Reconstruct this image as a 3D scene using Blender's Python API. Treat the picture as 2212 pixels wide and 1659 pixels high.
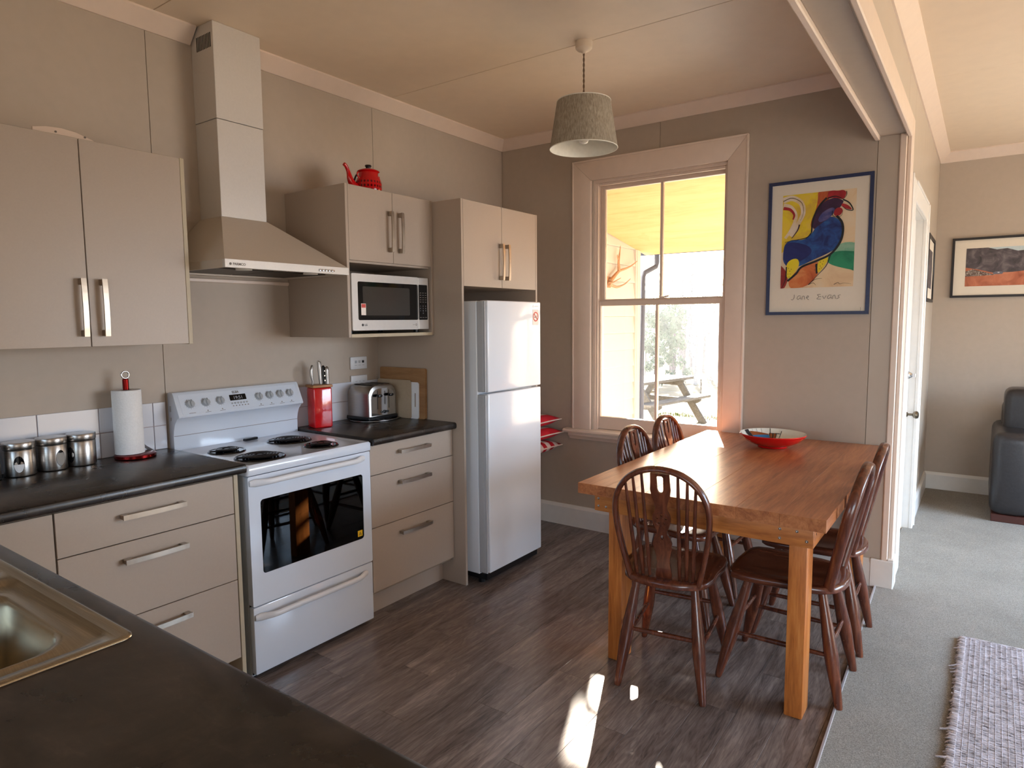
import bpy, bmesh, math, random
from mathutils import Vector, Matrix, Quaternion
random.seed(7)
R = math.radians
PI = math.pi
for o in list(bpy.data.objects):
    bpy.data.objects.remove(o)
scene = bpy.context.scene
col = scene.collection

# ------------------------------------------------------------ camera
cam_pos = Vector((2.8938, -2.0914, 1.4431))
yaw, pitch, roll, fpx = 0.62126, -0.09549, -0.00781, 1424.94
fw = Vector((-math.sin(yaw) * math.cos(pitch), math.cos(yaw) * math.cos(pitch), math.sin(pitch)))
rt = Vector((math.cos(yaw), math.sin(yaw), 0))
up = rt.cross(fw)
r2 = rt * math.cos(roll) + up * math.sin(roll)
u2 = -rt * math.sin(roll) + up * math.cos(roll)
cd = bpy.data.cameras.new('camera')
cam = bpy.data.objects.new('camera', cd)
col.objects.link(cam)
m = Matrix((r2, u2, -fw)).transposed().to_4x4()
m.translation = cam_pos
cam.matrix_world = m
cd.sensor_width = 36
cd.lens = fpx * 36 / 2212
cd.clip_start = 0.02
cd.clip_end = 500
scene.camera = cam

# ------------------------------------------------------------ world, sun, fill lamps, exposure
scene.view_settings.view_transform = 'Standard'
scene.view_settings.look = 'None'
scene.view_settings.gamma = 1
scene.view_settings.use_curve_mapping = False
scene.view_settings.exposure = 0.33
SUN_DIR = Vector((0.371 * math.cos(R(23)), -0.928 * math.cos(R(23)), -math.sin(R(23))))   # travel direction
w = bpy.data.worlds.new('world')
scene.world = w
w.use_nodes = True
nt = w.node_tree
bg = nt.nodes['Background']
sky = nt.nodes.new('ShaderNodeTexSky')
sky.sky_type = 'NISHITA'
sky.sun_disc = False
sky.sun_elevation = R(23)
sky.sun_rotation = math.atan2(-0.371, 0.928)
sky.air_density = 1.0
sky.dust_density = 2.0
nt.links.new(sky.outputs[0], bg.inputs[0])
bg.inputs[1].default_value = 0.40
sd = bpy.data.lights.new('sun', 'SUN')
sd.energy = 60
sd.angle = R(0.7)
sd.color = (1.0, 0.90, 0.76)
so = bpy.data.objects.new('sun', sd)
col.objects.link(so)
so.rotation_euler = SUN_DIR.to_track_quat('-Z', 'Y').to_euler()
so.location = (-4, 12, 8)

def area(name, loc, direction, sx, sy, power, color):
    d = bpy.data.lights.new(name, 'AREA')
    d.shape = 'RECTANGLE'
    d.size = sx
    d.size_y = sy
    d.energy = power
    d.color = color
    o = bpy.data.objects.new(name, d)
    col.objects.link(o)
    o.location = loc
    o.rotation_euler = Vector(direction).to_track_quat('-Z', 'Y').to_euler()
    return o
# added fill lamps in the openings of unseen windows behind and right of the camera:
# cool ones aimed down in place of skylight, warm ones up for lawn bounce
def window_fill(name, loc, d, sx, sy, sky_p, ground_p):
    a_ = area('sky_fill_' + name, loc, (d[0], d[1], -1.05), sx, sy, sky_p, (0.43, 0.68, 1.0))
    b_ = area('lawn_fill_' + name, loc, (d[0], d[1], 0.45), sx, sy, ground_p, (1.0, 0.80, 0.58))
    a_.data.spread = R(118)
    b_.data.spread = R(150)
window_fill('right_living', (6.35, 2.3, 1.35), (-1, -0.1), 2.6, 1.7, 150, 50)
window_fill('rear_living', (5.1, -4.05, 1.25), (-0.3, 1), 2.2, 1.9, 52, 34)
window_fill('rear_kitchen', (1.25, -4.05, 1.55), (0, 1), 1.7, 1.1, 9, 2.5)

# ------------------------------------------------------------ materials
def lin(c):
    return tuple((v / 255 / 12.92) if v / 255 <= 0.04045 else ((v / 255 + 0.055) / 1.055) ** 2.4 for v in c) + (1,)
class NT:
    def __init__(s, name):
        s.m = bpy.data.materials.new(name)
        s.m.use_nodes = True
        s.t = s.m.node_tree
        s.p = s.t.nodes['Principled BSDF']
    def n(s, typ, **kw):
        nd = s.t.nodes.new(typ)
        for k, v in kw.items():
            if k in nd.inputs.keys() if not k.startswith('_') else False:
                nd.inputs[k].default_value = v
            else:
                setattr(nd, k.lstrip('_'), v)
        return nd
    def l(s, a, b):
        s.t.links.new(a, b)
    def coords(s, scale=(1, 1, 1), rot=(0, 0, 0), gen=False):
        tc = s.t.nodes.new('ShaderNodeTexCoord')
        mp = s.t.nodes.new('ShaderNodeMapping')
        mp.inputs['Scale'].default_value = scale
        mp.inputs['Rotation'].default_value = rot
        s.l(tc.outputs['Generated' if gen else 'Object'], mp.inputs['Vector'])
        return mp.outputs[0]
    def noise(s, vec, scale, detail=4, rough=0.5, dist=0):
        nd = s.t.nodes.new('ShaderNodeTexNoise')
        nd.inputs['Scale'].default_value = scale
        nd.inputs['Detail'].default_value = detail
        nd.inputs['Roughness'].default_value = rough
        nd.inputs['Distortion'].default_value = dist
        s.l(vec, nd.inputs['Vector'])
        return nd.outputs['Fac']
    def ramp(s, fac, stops):
        nd = s.t.nodes.new('ShaderNodeValToRGB')
        e = nd.color_ramp.elements
        while len(e) < len(stops):
            e.new(0.5)
        for i, (p, c) in enumerate(stops):
            e[i].position = p
            e[i].color = c if len(c) == 4 else tuple(c) + (1,)
        s.l(fac, nd.inputs[0])
        return nd.outputs[0]
    def bump(s, fac, strength, dist=0.002):
        nd = s.t.nodes.new('ShaderNodeBump')
        nd.inputs['Strength'].default_value = strength
        nd.inputs['Distance'].default_value = dist
        s.l(fac, nd.inputs['Height'])
        s.l(nd.outputs[0], s.p.inputs['Normal'])
    def mix(s, fac, a, b, mode='MIX'):
        nd = s.t.nodes.new('ShaderNodeMix')
        nd.data_type = 'RGBA'
        nd.blend_type = mode
        for i, v in ((0, fac), (6, a), (7, b)):
            if hasattr(v, 'default_value') or hasattr(v, 'is_output'):
                s.l(v, nd.inputs[i])
            else:
                nd.inputs[i].default_value = v
        return nd.outputs[2]
def plain(name, c, rough=0.5, metal=0.0, bump=0.0, bscale=60, var=0.04, coat=0.0, spec=0.5):
    t = NT(name)
    v = t.coords()
    f = t.noise(v, bscale, 3)
    c = lin(c)
    a = tuple(max(0, x * (1 - var)) for x in c[:3]) + (1,)
    b = tuple(min(1, x * (1 + var)) for x in c[:3]) + (1,)
    t.l(t.ramp(f, [(0.3, a), (0.7, b)]), t.p.inputs['Base Color'])
    t.p.inputs['Roughness'].default_value = rough
    t.p.inputs['Metallic'].default_value = metal
    t.p.inputs['Coat Weight'].default_value = coat
    t.p.inputs['Specular IOR Level'].default_value = spec
    if bump:
        t.bump(f, bump)
    return t.m
def wood(name, stops, axis='Y', rough=0.35, fine=1.0, per_object=False, bump=0.15, coat=0.0, stretch=14, knots=False, scale=6, rings=None):
    t = NT(name)
    sc = [stretch, stretch, stretch]
    sc['XYZ'.index(axis)] = 1.0
    v = t.coords(tuple(sc))
    if per_object:
        oi = t.t.nodes.new('ShaderNodeObjectInfo')
        ad = t.t.nodes.new('ShaderNodeVectorMath')
        ad.operation = 'ADD'
        mu = t.t.nodes.new('ShaderNodeVectorMath')
        mu.operation = 'SCALE'
        mu.inputs[0].default_value = (37, 91, 53)
        t.l(oi.outputs['Random'], mu.inputs['Scale'])
        t.l(v, ad.inputs[0])
        t.l(mu.outputs[0], ad.inputs[1])
        v = ad.outputs[0]
    f1 = t.noise(v, scale * 0.35, 3, 0.5, 1.2)
    f2 = t.noise(v, scale * 2.2 * fine, 6, 0.65, 0.3)
    mx = t.t.nodes.new('ShaderNodeMath')
    mx.operation = 'MULTIPLY_ADD'
    mx.inputs[1].default_value = 0.55
    t.l(f1, mx.inputs[0])
    m2 = t.t.nodes.new('ShaderNodeMath')
    m2.operation = 'MULTIPLY'
    m2.inputs[1].default_value = 0.45
    t.l(f2, m2.inputs[0])
    t.l(m2.outputs[0], mx.inputs[2])
    if rings:
        ma = t.t.nodes.new('ShaderNodeMath'); ma.operation = 'MULTIPLY'; ma.inputs[1].default_value = rings[0]
        t.l(f1, ma.inputs[0])
        mb = t.t.nodes.new('ShaderNodeMath'); mb.operation = 'SINE'
        t.l(ma.outputs[0], mb.inputs[0])
        mc = t.t.nodes.new('ShaderNodeMath'); mc.operation = 'MULTIPLY_ADD'; mc.inputs[1].default_value = rings[1]
        t.l(mb.outputs[0], mc.inputs[0]); t.l(mx.outputs[0], mc.inputs[2])
        mx = mc
    c = t.ramp(mx.outputs[0], stops)
    if per_object:
        hs = t.t.nodes.new('ShaderNodeHueSaturation')
        mr = t.t.nodes.new('ShaderNodeMapRange')
        pv_ = 0.20 if per_object is True else per_object
        mr.inputs[3].default_value = 1 - pv_
        mr.inputs[4].default_value = 1 + pv_
        t.l(oi.outputs['Random'], mr.inputs[0])
        t.l(mr.outputs[0], hs.inputs['Value'])
        t.l(c, hs.inputs['Color'])
        c = hs.outputs[0]
    if knots:
        kv = t.coords((1.6, 1.6, 0.8))
        vo = t.t.nodes.new('ShaderNodeTexVoronoi')
        vo.inputs['Scale'].default_value = 3.0
        t.l(kv, vo.inputs['Vector'])
        k = t.ramp(vo.outputs['Distance'], [(0.0, (0.13, 0.07, 0.03)), (0.07, (0.4, 0.22, 0.1)), (0.11, (1, 1, 1))])
        c = t.mix(1.0, c, k, 'MULTIPLY')
    t.l(c, t.p.inputs['Base Color'])
    t.p.inputs['Roughness'].default_value = rough
    t.p.inputs['Coat Weight'].default_value = coat
    t.p.inputs['Coat Roughness'].default_value = 0.15
    t.bump(f2, bump, 0.001)
    return t.m

M = {}
M['wall'] = plain('wall_paint', (180, 166, 151), 0.55, bump=0.05, bscale=25, var=0.02)
M['wall_gloss'] = plain('gloss_wall_paint', (188, 175, 160), 0.3, bump=0.03, bscale=8, var=0.02)
M['ceiling'] = plain('ceiling_paint', (232, 212, 188), 0.5, bump=0.05, bscale=12, var=0.02)
M['trim'] = plain('trim_paint', (226, 206, 190), 0.35, bump=0.06, bscale=20, var=0.02)
M['trim_white'] = plain('white_gloss_trim', (226, 222, 216), 0.35, bump=0.04, bscale=20, var=0.02)
M['cab'] = plain('cabinet_laminate', (172, 156, 141), 0.38, bump=0.02, bscale=150, var=0.015)
M['cab_dark'] = plain('cabinet_inside', (150, 135, 115), 0.6, var=0.02)
M['edge'] = plain('cabinet_edge_band', (182, 168, 142), 0.45, var=0.02)
M['white'] = plain('white_enamel', (216, 224, 236), 0.16, bump=0.01, bscale=9, var=0.01, coat=0.3)
M['fridge'] = plain('fridge_enamel', (224, 228, 234), 0.16, bump=0.12, bscale=2.2, var=0.01, coat=0.3)
M['plastic'] = plain('white_plastic', (222, 223, 226), 0.35, var=0.01)
M['grey_plastic'] = plain('grey_plastic', (175, 178, 182), 0.4, var=0.02)
M['black'] = plain('black_plastic', (18, 18, 20), 0.3, var=0.05)
M['dark_gap'] = plain('dark_recess', (14, 13, 13), 0.8, var=0.05)
M['black_enamel'] = plain('black_enamel', (12, 12, 14), 0.08, var=0.03)
M['coil'] = plain('burner_coil', (42, 38, 38), 0.38, 0.6, bump=0.2, bscale=200)
M['red'] = plain('red_enamel', (196, 8, 16), 0.14, bump=0.05, bscale=18, var=0.06, coat=0.4)
M['red_glass'] = plain('red_glaze', (205, 20, 28), 0.12, bump=0.6, bscale=22, var=0.12, coat=0.5)
M['red_metal'] = plain('red_anodised_metal', (120, 14, 13), 0.22, 0.85, var=0.03)
M['chrome'] = plain('chrome', (205, 205, 208), 0.08, 1.0, var=0.01)
M['leather'] = plain('dark_leather', (40, 38, 40), 0.34, bump=0.35, bscale=70, var=0.15)
M['dark_wood_base'] = plain('dark_red_wood', (70, 32, 24), 0.4)
M['paper'] = plain('paper_towel', (236, 236, 236), 0.9, bump=0.7, bscale=140, var=0.03)
M['mat'] = plain('picture_mat', (224, 214, 198), 0.7, var=0.01)
M['frame_blue'] = plain('dark_blue_frame', (38, 48, 84), 0.35, bump=0.1, bscale=80, var=0.15)
M['frame_black'] = plain('black_frame', (28, 24, 26), 0.4)
M['ink'] = plain('black_ink', (20, 18, 24), 0.5)
M['ink_grey'] = plain('grey_pencil', (120, 112, 105), 0.6)
M['yellow'] = plain('yellow_sticker', (238, 190, 20), 0.4)
M['led'] = plain('clock_digits', (170, 175, 185), 0.4)
M['aluminium'] = plain('threshold_aluminium', (214, 216, 222), 0.3, 0.6, var=0.02)
M['seal'] = plain('aged_seal', (150, 146, 140), 0.5)
M['black_gloss'] = plain('black_gloss_oval', (10, 10, 14), 0.12)
M['steel_dark'] = plain('knife_rivets', (60, 60, 62), 0.35, 0.7)
M['brass'] = plain('antique_brass', (120, 110, 95), 0.3, 0.9)
M['pale_wood'] = wood('block_lid_wood', [(0.3, lin((150, 95, 50))), (0.7, lin((190, 135, 80)))], 'Y', 0.45)
M['sticker_red'] = plain('sticker_red', (205, 70, 60), 0.5)
M['sticker_white'] = plain('sticker_white', (238, 228, 220), 0.5)
M['ceramic'] = plain('off_white_ceramic', (228, 222, 208), 0.2, coat=0.3, var=0.02)
def metal_brushed(name, c, rough, axis='Z', metal=1.0):
    t = NT(name)
    sc = [2, 2, 2]
    for i, a in enumerate('XYZ'):
        if a == axis:
            sc[i] = 120
    v = t.coords(tuple(sc))
    f = t.noise(v, 4, 3)
    cc = lin(c)
    t.l(t.ramp(f, [(0.3, tuple(x * 0.88 for x in cc[:3])), (0.7, tuple(min(1, x * 1.1) for x in cc[:3]))]), t.p.inputs['Base Color'])
    t.p.inputs['Metallic'].default_value = metal
    t.p.inputs['Roughness'].default_value = rough
    t.bump(f, 0.06, 0.0005)
    return t.m
M['steel'] = metal_brushed('brushed_steel', (176, 172, 168), 0.30, 'Z')
M['sink'] = metal_brushed('sink_steel', (176, 166, 146), 0.24, 'Y')
M['handle'] = metal_brushed('brushed_nickel', (172, 160, 146), 0.32, 'X')
M['hood'] = plain('hood_silver_paint', (206, 200, 194), 0.42, 0.2, bump=0.02, bscale=120, var=0.02)
M['hood_canopy'] = plain('hood_canopy_silver', (198, 186, 172), 0.42, 0.12, bump=0.02, bscale=120, var=0.02)
M['filter'] = metal_brushed('hood_filter', (70, 64, 58), 0.45, 'X')
M['silver'] = plain('silver_plastic', (200, 196, 192), 0.32, 0.3, var=0.02)

# floor vinyl planks: greyish brown wood print
M['floor'] = wood('vinyl_plank_print', [(0.32, lin((82, 71, 66))), (0.45, lin((112, 98, 91))), (0.56, lin((130, 115, 107))), (0.70, lin((158, 142, 133)))],
                  'Y', 0.25, fine=1.3, per_object=0.16, bump=0.15, stretch=9, scale=4, rings=(85, 0.035))
M['floor_gap'] = plain('plank_joint', (52, 44, 40), 0.7)
M['table_top'] = wood('rimu_table_top', [(0.34, lin((128, 72, 42))), (0.5, lin((164, 100, 60))), (0.66, lin((188, 124, 78)))], 'Y', 0.34, per_object=0.07, bump=0.05, coat=0.12, stretch=14, scale=3, rings=(70, 0.03))
M['pine'] = wood('golden_pine', [(0.34, lin((148, 80, 32))), (0.5, lin((190, 112, 50))), (0.66, lin((212, 140, 72)))], 'Z', 0.38, bump=0.08, stretch=14, scale=4, knots=True, coat=0.15)
M['pine_x'] = wood('golden_pine_rail', [(0.34, lin((142, 78, 34))), (0.5, lin((180, 108, 50))), (0.66, lin((202, 132, 68)))], 'X', 0.38, bump=0.08, stretch=8, scale=4, coat=0.15)
M['pine_y'] = wood('golden_pine_side_rail', [(0.34, lin((142, 78, 34))), (0.5, lin((180, 108, 50))), (0.66, lin((202, 132, 68)))], 'Y', 0.38, bump=0.08, stretch=8, scale=4, coat=0.15)
def chair_wood(name, axis):
    t = NT(name)
    sc = [10, 10, 10]
    sc['XYZ'.index(axis)] = 1
    v = t.coords(tuple(sc))
    f = t.noise(v, 4, 5, 0.6, 0.8)
    v2 = t.coords((1, 1, 1))
    g = t.noise(v2, 90, 4, 0.7)
    c = t.ramp(f, [(0.25, lin((62, 29, 18))), (0.5, lin((92, 46, 29))), (0.75, lin((122, 68, 43)))])
    wr = t.ramp(g, [(0.66, (0, 0, 0)), (0.76, (1, 1, 1))])
    c = t.mix(wr, c, lin((160, 104, 74)))
    t.l(c, t.p.inputs['Base Color'])
    t.p.inputs['Roughness'].default_value = 0.27
    t.p.inputs['Coat Weight'].default_value = 0.3
    t.bump(g, 0.12, 0.001)
    return t.m
M['chair'] = chair_wood('dark_chair_wood', 'Z')
M['chair_seat'] = chair_wood('dark_chair_seat_wood', 'Y')
M['board_wood'] = wood('chopping_board_wood', [(0.3, lin((120, 84, 50))), (0.5, lin((150, 110, 70))), (0.7, lin((176, 136, 92)))], 'X', 0.55, stretch=7, scale=4)
M['board_tan'] = plain('tan_board', (172, 152, 128), 0.5)
# worktop
def worktop_mat():
    t = NT('dark_laminate')
    v = t.coords()
    f = t.noise(v, 3.5, 8, 0.65, 0.6)
    g = t.noise(t.coords((1, 3, 1), (0, 0, 0.7)), 14, 6, 0.7, 0.8)
    c = t.ramp(f, [(0.36, lin((24, 20, 18))), (0.5, lin((46, 38, 33))), (0.64, lin((74, 63, 55)))])
    c2 = t.ramp(g, [(0.5, (0.8, 0.8, 0.8)), (0.68, (1.25, 1.2, 1.15))])
    t.l(t.mix(1.0, c, c2, 'MULTIPLY'), t.p.inputs['Base Color'])
    rr = t.t.nodes.new('ShaderNodeMapRange')
    rr.inputs[3].default_value = 0.22
    rr.inputs[4].default_value = 0.34
    t.l(f, rr.inputs[0])
    t.l(rr.outputs[0], t.p.inputs['Roughness'])
    t.bump(g, 0.05, 0.001)
    return t.m
M['worktop'] = worktop_mat()
def tile_mat():
    t = NT('white_glazed_tile')
    f = t.noise(t.coords(), 7, 2)
    t.p.inputs['Base Color'].default_value = lin((214, 216, 224))
    t.p.inputs['Roughness'].default_value = 0.12
    t.bump(f, 0.08, 0.003)
    return t.m
M['tile'] = tile_mat()
M['grout'] = plain('grout', (190, 172, 172), 0.8)
def carpet_mat():
    t = NT('grey_carpet')
    v = t.coords()
    f = t.noise(t.coords((1, 1.6, 1)), 270, 4, 0.85)
    g = t.noise(v, 2.5, 4, 0.6)
    c = t.ramp(f, [(0.34, lin((108, 103, 95))), (0.5, lin((170, 164, 154))), (0.64, lin((212, 206, 196)))])
    c2 = t.ramp(g, [(0.35, (0.9, 0.9, 0.9)), (0.65, (1.06, 1.06, 1.06))])
    t.l(t.mix(1.0, c, c2, 'MULTIPLY'), t.p.inputs['Base Color'])
    t.p.inputs['Roughness'].default_value = 0.95
    t.p.inputs['Specular IOR Level'].default_value = 0.1
    t.bump(f, 0.9, 0.006)
    return t.m
M['carpet'] = carpet_mat()
def rug_mat():
    t = NT('woven_rug_yarn')
    f = t.noise(t.coords((9, 60, 1)), 2.2, 5, 0.75)
    c = t.ramp(f, [(0.36, lin((104, 98, 98))), (0.45, lin((190, 184, 188))), (0.6, lin((234, 229, 236)))])
    t.l(c, t.p.inputs['Base Color'])
    t.p.inputs['Roughness'].default_value = 0.95
    t.bump(t.noise(t.coords(), 260, 3), 0.6, 0.003)
    return t.m
M['rug'] = rug_mat()
M['rug_dark'] = plain('rug_warp', (96, 84, 82), 0.95)
def shade_mat():
    t = NT('linen_lampshade')
    f = t.noise(t.coords((150, 150, 9), (0.12, 0.16, 0.0)), 1.6, 4, 0.7)
    c = t.ramp(f, [(0.3, lin((120, 108, 92))), (0.7, lin((184, 172, 154)))])
    t.l(c, t.p.inputs['Base Color'])
    t.p.inputs['Roughness'].default_value = 0.9
    t.bump(f, 0.3, 0.001)
    return t.m
M['linen'] = shade_mat()
M['lining'] = plain('lampshade_lining', (226, 222, 210), 0.8)
M['cord'] = plain('twisted_cord', (112, 88, 66), 0.8)
def stripes(name, axis, freq, a, b, duty=0.5, off=0.0):
    t = NT(name)
    tc = t.t.nodes.new('ShaderNodeTexCoord')
    sx = t.t.nodes.new('ShaderNodeSeparateXYZ')
    t.l(tc.outputs['Object'], sx.inputs[0])
    mu = t.t.nodes.new('ShaderNodeMath'); mu.operation = 'MULTIPLY_ADD'
    mu.inputs[1].default_value = freq
    mu.inputs[2].default_value = 50 + off
    t.l(sx.outputs[axis], mu.inputs[0])
    fr = t.t.nodes.new('ShaderNodeMath'); fr.operation = 'FRACT'
    t.l(mu.outputs[0], fr.inputs[0])
    gt = t.t.nodes.new('ShaderNodeMath'); gt.operation = 'GREATER_THAN'
    gt.inputs[1].default_value = duty
    t.l(fr.outputs[0], gt.inputs[0])
    t.l(t.mix(gt.outputs[0], lin(a), lin(b)), t.p.inputs['Base Color'])
    t.p.inputs['Roughness'].default_value = 0.85
    t.bump(t.noise(t.coords(), 300, 2), 0.3, 0.001)
    return t.m
M['cushion_wide'] = stripes('red_cushion_stripes_wide', 'X', 5.5, (200, 22, 40), (222, 204, 194), 0.62, 0.25)
M['cushion_narrow'] = stripes('red_cushion_stripes_narrow', 'Y', 11, (190, 14, 34), (222, 204, 198), 0.5)
M['piping'] = plain('cushion_piping', (228, 208, 196), 0.8)
# glass
def glass_mat(name, tint=(1, 1, 1), fac=0.07, rough=0.0):
    m_ = bpy.data.materials.new(name)
    m_.use_nodes = True
    t = m_.node_tree
    t.nodes.clear()
    out = t.nodes.new('ShaderNodeOutputMaterial')
    tr = t.nodes.new('ShaderNodeBsdfTransparent')
    tr.inputs[0].default_value = tuple(tint) + (1,)
    gl = t.nodes.new('ShaderNodeBsdfGlossy')
    gl.inputs['Roughness'].default_value = rough
    mx = t.nodes.new('ShaderNodeMixShader')
    fr = t.nodes.new('ShaderNodeFresnel')
    fr.inputs[0].default_value = 1.45
    t.links.new(fr.outputs[0], mx.inputs[0])
    t.links.new(tr.outputs[0], mx.inputs[1])
    t.links.new(gl.outputs[0], mx.inputs[2])
    t.links.new(mx.outputs[0], out.inputs[0])
    return m_
M['glass'] = glass_mat('window_glass')
M['oven_glass'] = glass_mat('tinted_oven_glass', (0.10, 0.11, 0.13), rough=0.02)
M['canister_window'] = glass_mat('canister_window_glass', (0.6, 0.6, 0.62))
# outdoors
M['clad'] = plain('weatherboard_paint', (190, 186, 180), 0.6, var=0.02)
M['ply'] = wood('plywood_soffit', [(0.30, lin((200, 150, 96))), (0.5, lin((214, 170, 118))), (0.8, lin((222, 182, 134)))], 'X', 0.7, bump=0.05, stretch=5, scale=3)
M['grey_paint'] = plain('grey_blue_downpipe', (78, 86, 106), 0.5)
M['antler'] = plain('antler_bone', (170, 128, 96), 0.6, bump=0.4, bscale=60, var=0.2)
M['deck'] = wood('weathered_deck', [(0.3, lin((140, 134, 124))), (0.7, lin((178, 172, 162)))], 'X', 0.8, per_object=True)
M['picnic'] = wood('weathered_picnic_wood', [(0.3, lin((92, 88, 80))), (0.5, lin((118, 114, 108))), (0.7, lin((144, 140, 136)))], 'Y', 0.8, per_object=True)
M['grass_dry'] = plain('dry_lawn', (132, 120, 94), 0.95, bump=0.8, bscale=14, var=0.18)
M['grass_green'] = plain('green_grass', (92, 108, 50), 0.9, var=0.25)
M['concrete'] = plain('pale_concrete', (138, 137, 136), 0.85, bump=0.2)
M['bark'] = plain('grey_bark', (116, 114, 124), 0.9, bump=0.6, bscale=14, var=0.25)
M['bark_pale'] = plain('pale_bark', (176, 174, 182), 0.9, bump=0.6, bscale=14, var=0.2)
M['conifer'] = plain('conifer_needles', (92, 102, 116), 0.9, var=0.3, bscale=2)
M['bush'] = plain('evergreen_leaves', (100, 124, 104), 0.85, var=0.45, bscale=1.5)
M['post'] = plain('fence_post_wood', (96, 88, 78), 0.9)

# ------------------------------------------------------------ geometry helpers
def prop(o, label=None, cat=None, group=None, kind=None):
    if label: o['label'] = label
    if cat: o['category'] = cat
    if group: o['group'] = group
    if kind: o['kind'] = kind
    return o
def thing(name, label, cat, loc=(0, 0, 0), rz=0.0, group=None):
    o = bpy.data.objects.new(name, None)
    o.empty_display_size = 0.05
    col.objects.link(o)
    o.location = loc
    o.rotation_euler = (0, 0, rz)
    prop(o, label, cat, group)
    o['_w'] = 1
    return o
def origin(o):
    p = Vector((0, 0, 0))
    while o is not None:
        p += o.location
        o = o.parent
    return p
def obj(name, bm, mat, parent=None, world=True, smooth=30, loc=None, mats=None):
    """one mesh object; with world=True vertices are given in world coordinates"""
    me = bpy.data.meshes.new(name)
    bmesh.ops.recalc_face_normals(bm, faces=bm.faces)
    off = Vector((0, 0, 0))
    if parent is None:
        if world and loc is None and len(bm.verts):
            xs = [v.co for v in bm.verts]
            mn = Vector((min(v.x for v in xs), min(v.y for v in xs), min(v.z for v in xs)))
            mxv = Vector((max(v.x for v in xs), max(v.y for v in xs), max(v.z for v in xs)))
            off = Vector(((mn.x + mxv.x) / 2, (mn.y + mxv.y) / 2, mn.z))
        elif loc is not None:
            off = Vector(loc)
    elif world:
        off = origin(parent)
    if off.length:
        bmesh.ops.translate(bm, verts=bm.verts, vec=-off)
    bm.to_mesh(me)
    bm.free()
    me.materials.append(mat)
    for x in (mats or []):
        me.materials.append(x)
    if smooth:
        me.shade_smooth()
        me.set_sharp_from_angle(angle=R(smooth))
    o = bpy.data.objects.new(name, me)
    col.objects.link(o)
    if parent is None:
        o.location = off
    else:
        o.parent = parent
    return o
def B():
    return bmesh.new()
def box(bm, x0, x1, y0, y1, z0, z1, bev=0.0, seg=1, mi=0):
    if x1 < x0: x0, x1 = x1, x0
    if y1 < y0: y0, y1 = y1, y0
    if z1 < z0: z0, z1 = z1, z0
    vs = [bm.verts.new((x, y, z)) for z in (z0, z1) for y in (y0, y1) for x in (x0, x1)]
    fs = []
    for q in ((0, 2, 3, 1), (4, 5, 7, 6), (0, 1, 5, 4), (2, 6, 7, 3), (0, 4, 6, 2), (1, 3, 7, 5)):
        f = bm.faces.new([vs[i] for i in q])
        f.material_index = mi
        fs.append(f)
    if bev:
        es = list({e for f in fs for e in f.edges})
        b = min(bev, 0.49 * min(x1 - x0, y1 - y0, z1 - z0))
        bmesh.ops.bevel(bm, geom=es, offset=b, segments=seg, profile=0.5, affect='EDGES', clamp_overlap=True)
    return bm
def rbox(bm, center, size, rz=0, bev=0, seg=1, rx=0, ry=0):
    n0 = len(bm.verts)
    t = B()
    sx, sy, sz = (s / 2 for s in size)
    box(t, -sx, sx, -sy, sy, -sz, sz, bev, seg)
    mt = Matrix.Translation(center) @ Matrix.Rotation(rz, 4, 'Z') @ Matrix.Rotation(ry, 4, 'Y') @ Matrix.Rotation(rx, 4, 'X')
    bmesh.ops.transform(t, matrix=mt, verts=t.verts)
    merge(bm, t)
    return bm
def merge(bm, other, mat=None, mi=None):
    if mat is not None:
        bmesh.ops.transform(other, matrix=mat, verts=other.verts)
    mp = {}
    for v in other.verts:
        mp[v] = bm.verts.new(v.co)
    for f in other.faces:
        try:
            nf = bm.faces.new([mp[v] for v in f.verts])
            nf.material_index = f.material_index if mi is None else mi
        except ValueError:
            pass
    other.free()
    return bm
def lathe(bm, prof, c=(0, 0, 0), n=32, axis='Z', mi=0, sx=1.0, sy=1.0, caps=(True, True)):
    """prof: list of (r, h)"""
    rings = []
    for r_, h in prof:
        ring = []
        if r_ < 1e-6:
            p = [(0, 0, h)]
        else:
            p = [(r_ * math.cos(2 * PI * k / n) * sx, r_ * math.sin(2 * PI * k / n) * sy, h) for k in range(n)]
        for x, y, z in p:
            if axis == 'X': x, y, z = z, x, y
            elif axis == 'Y': x, y, z = y, z, x
            ring.append(bm.verts.new((c[0] + x, c[1] + y, c[2] + z)))
        rings.append(ring)
    for a, b in zip(rings, rings[1:]):
        for k in range(n):
            k2 = (k + 1) % n
            if len(a) == 1 and len(b) == 1: break
            if len(a) == 1: f = [a[0], b[k], b[k2]]
            elif len(b) == 1: f = [a[k], a[k2], b[0]]
            else: f = [a[k], a[k2], b[k2], b[k]]
            bm.faces.new(f).material_index = mi
    for ring, rev, on in ((rings[0], True, caps[0]), (rings[-1], False, caps[1])):
        if len(ring) > 1 and on:
            try: bm.faces.new(ring[::-1] if rev else ring).material_index = mi
            except ValueError: pass
    return bm
def cyl(bm, c, r_, h, n=24, axis='Z', bev=0.0, mi=0):
    if bev:
        prof = [(r_ - bev, 0), (r_, bev), (r_, h - bev), (r_ - bev, h)]
    else:
        prof = [(r_, 0), (r_, h)]
    return lathe(bm, prof, c, n, axis, mi)
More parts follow.
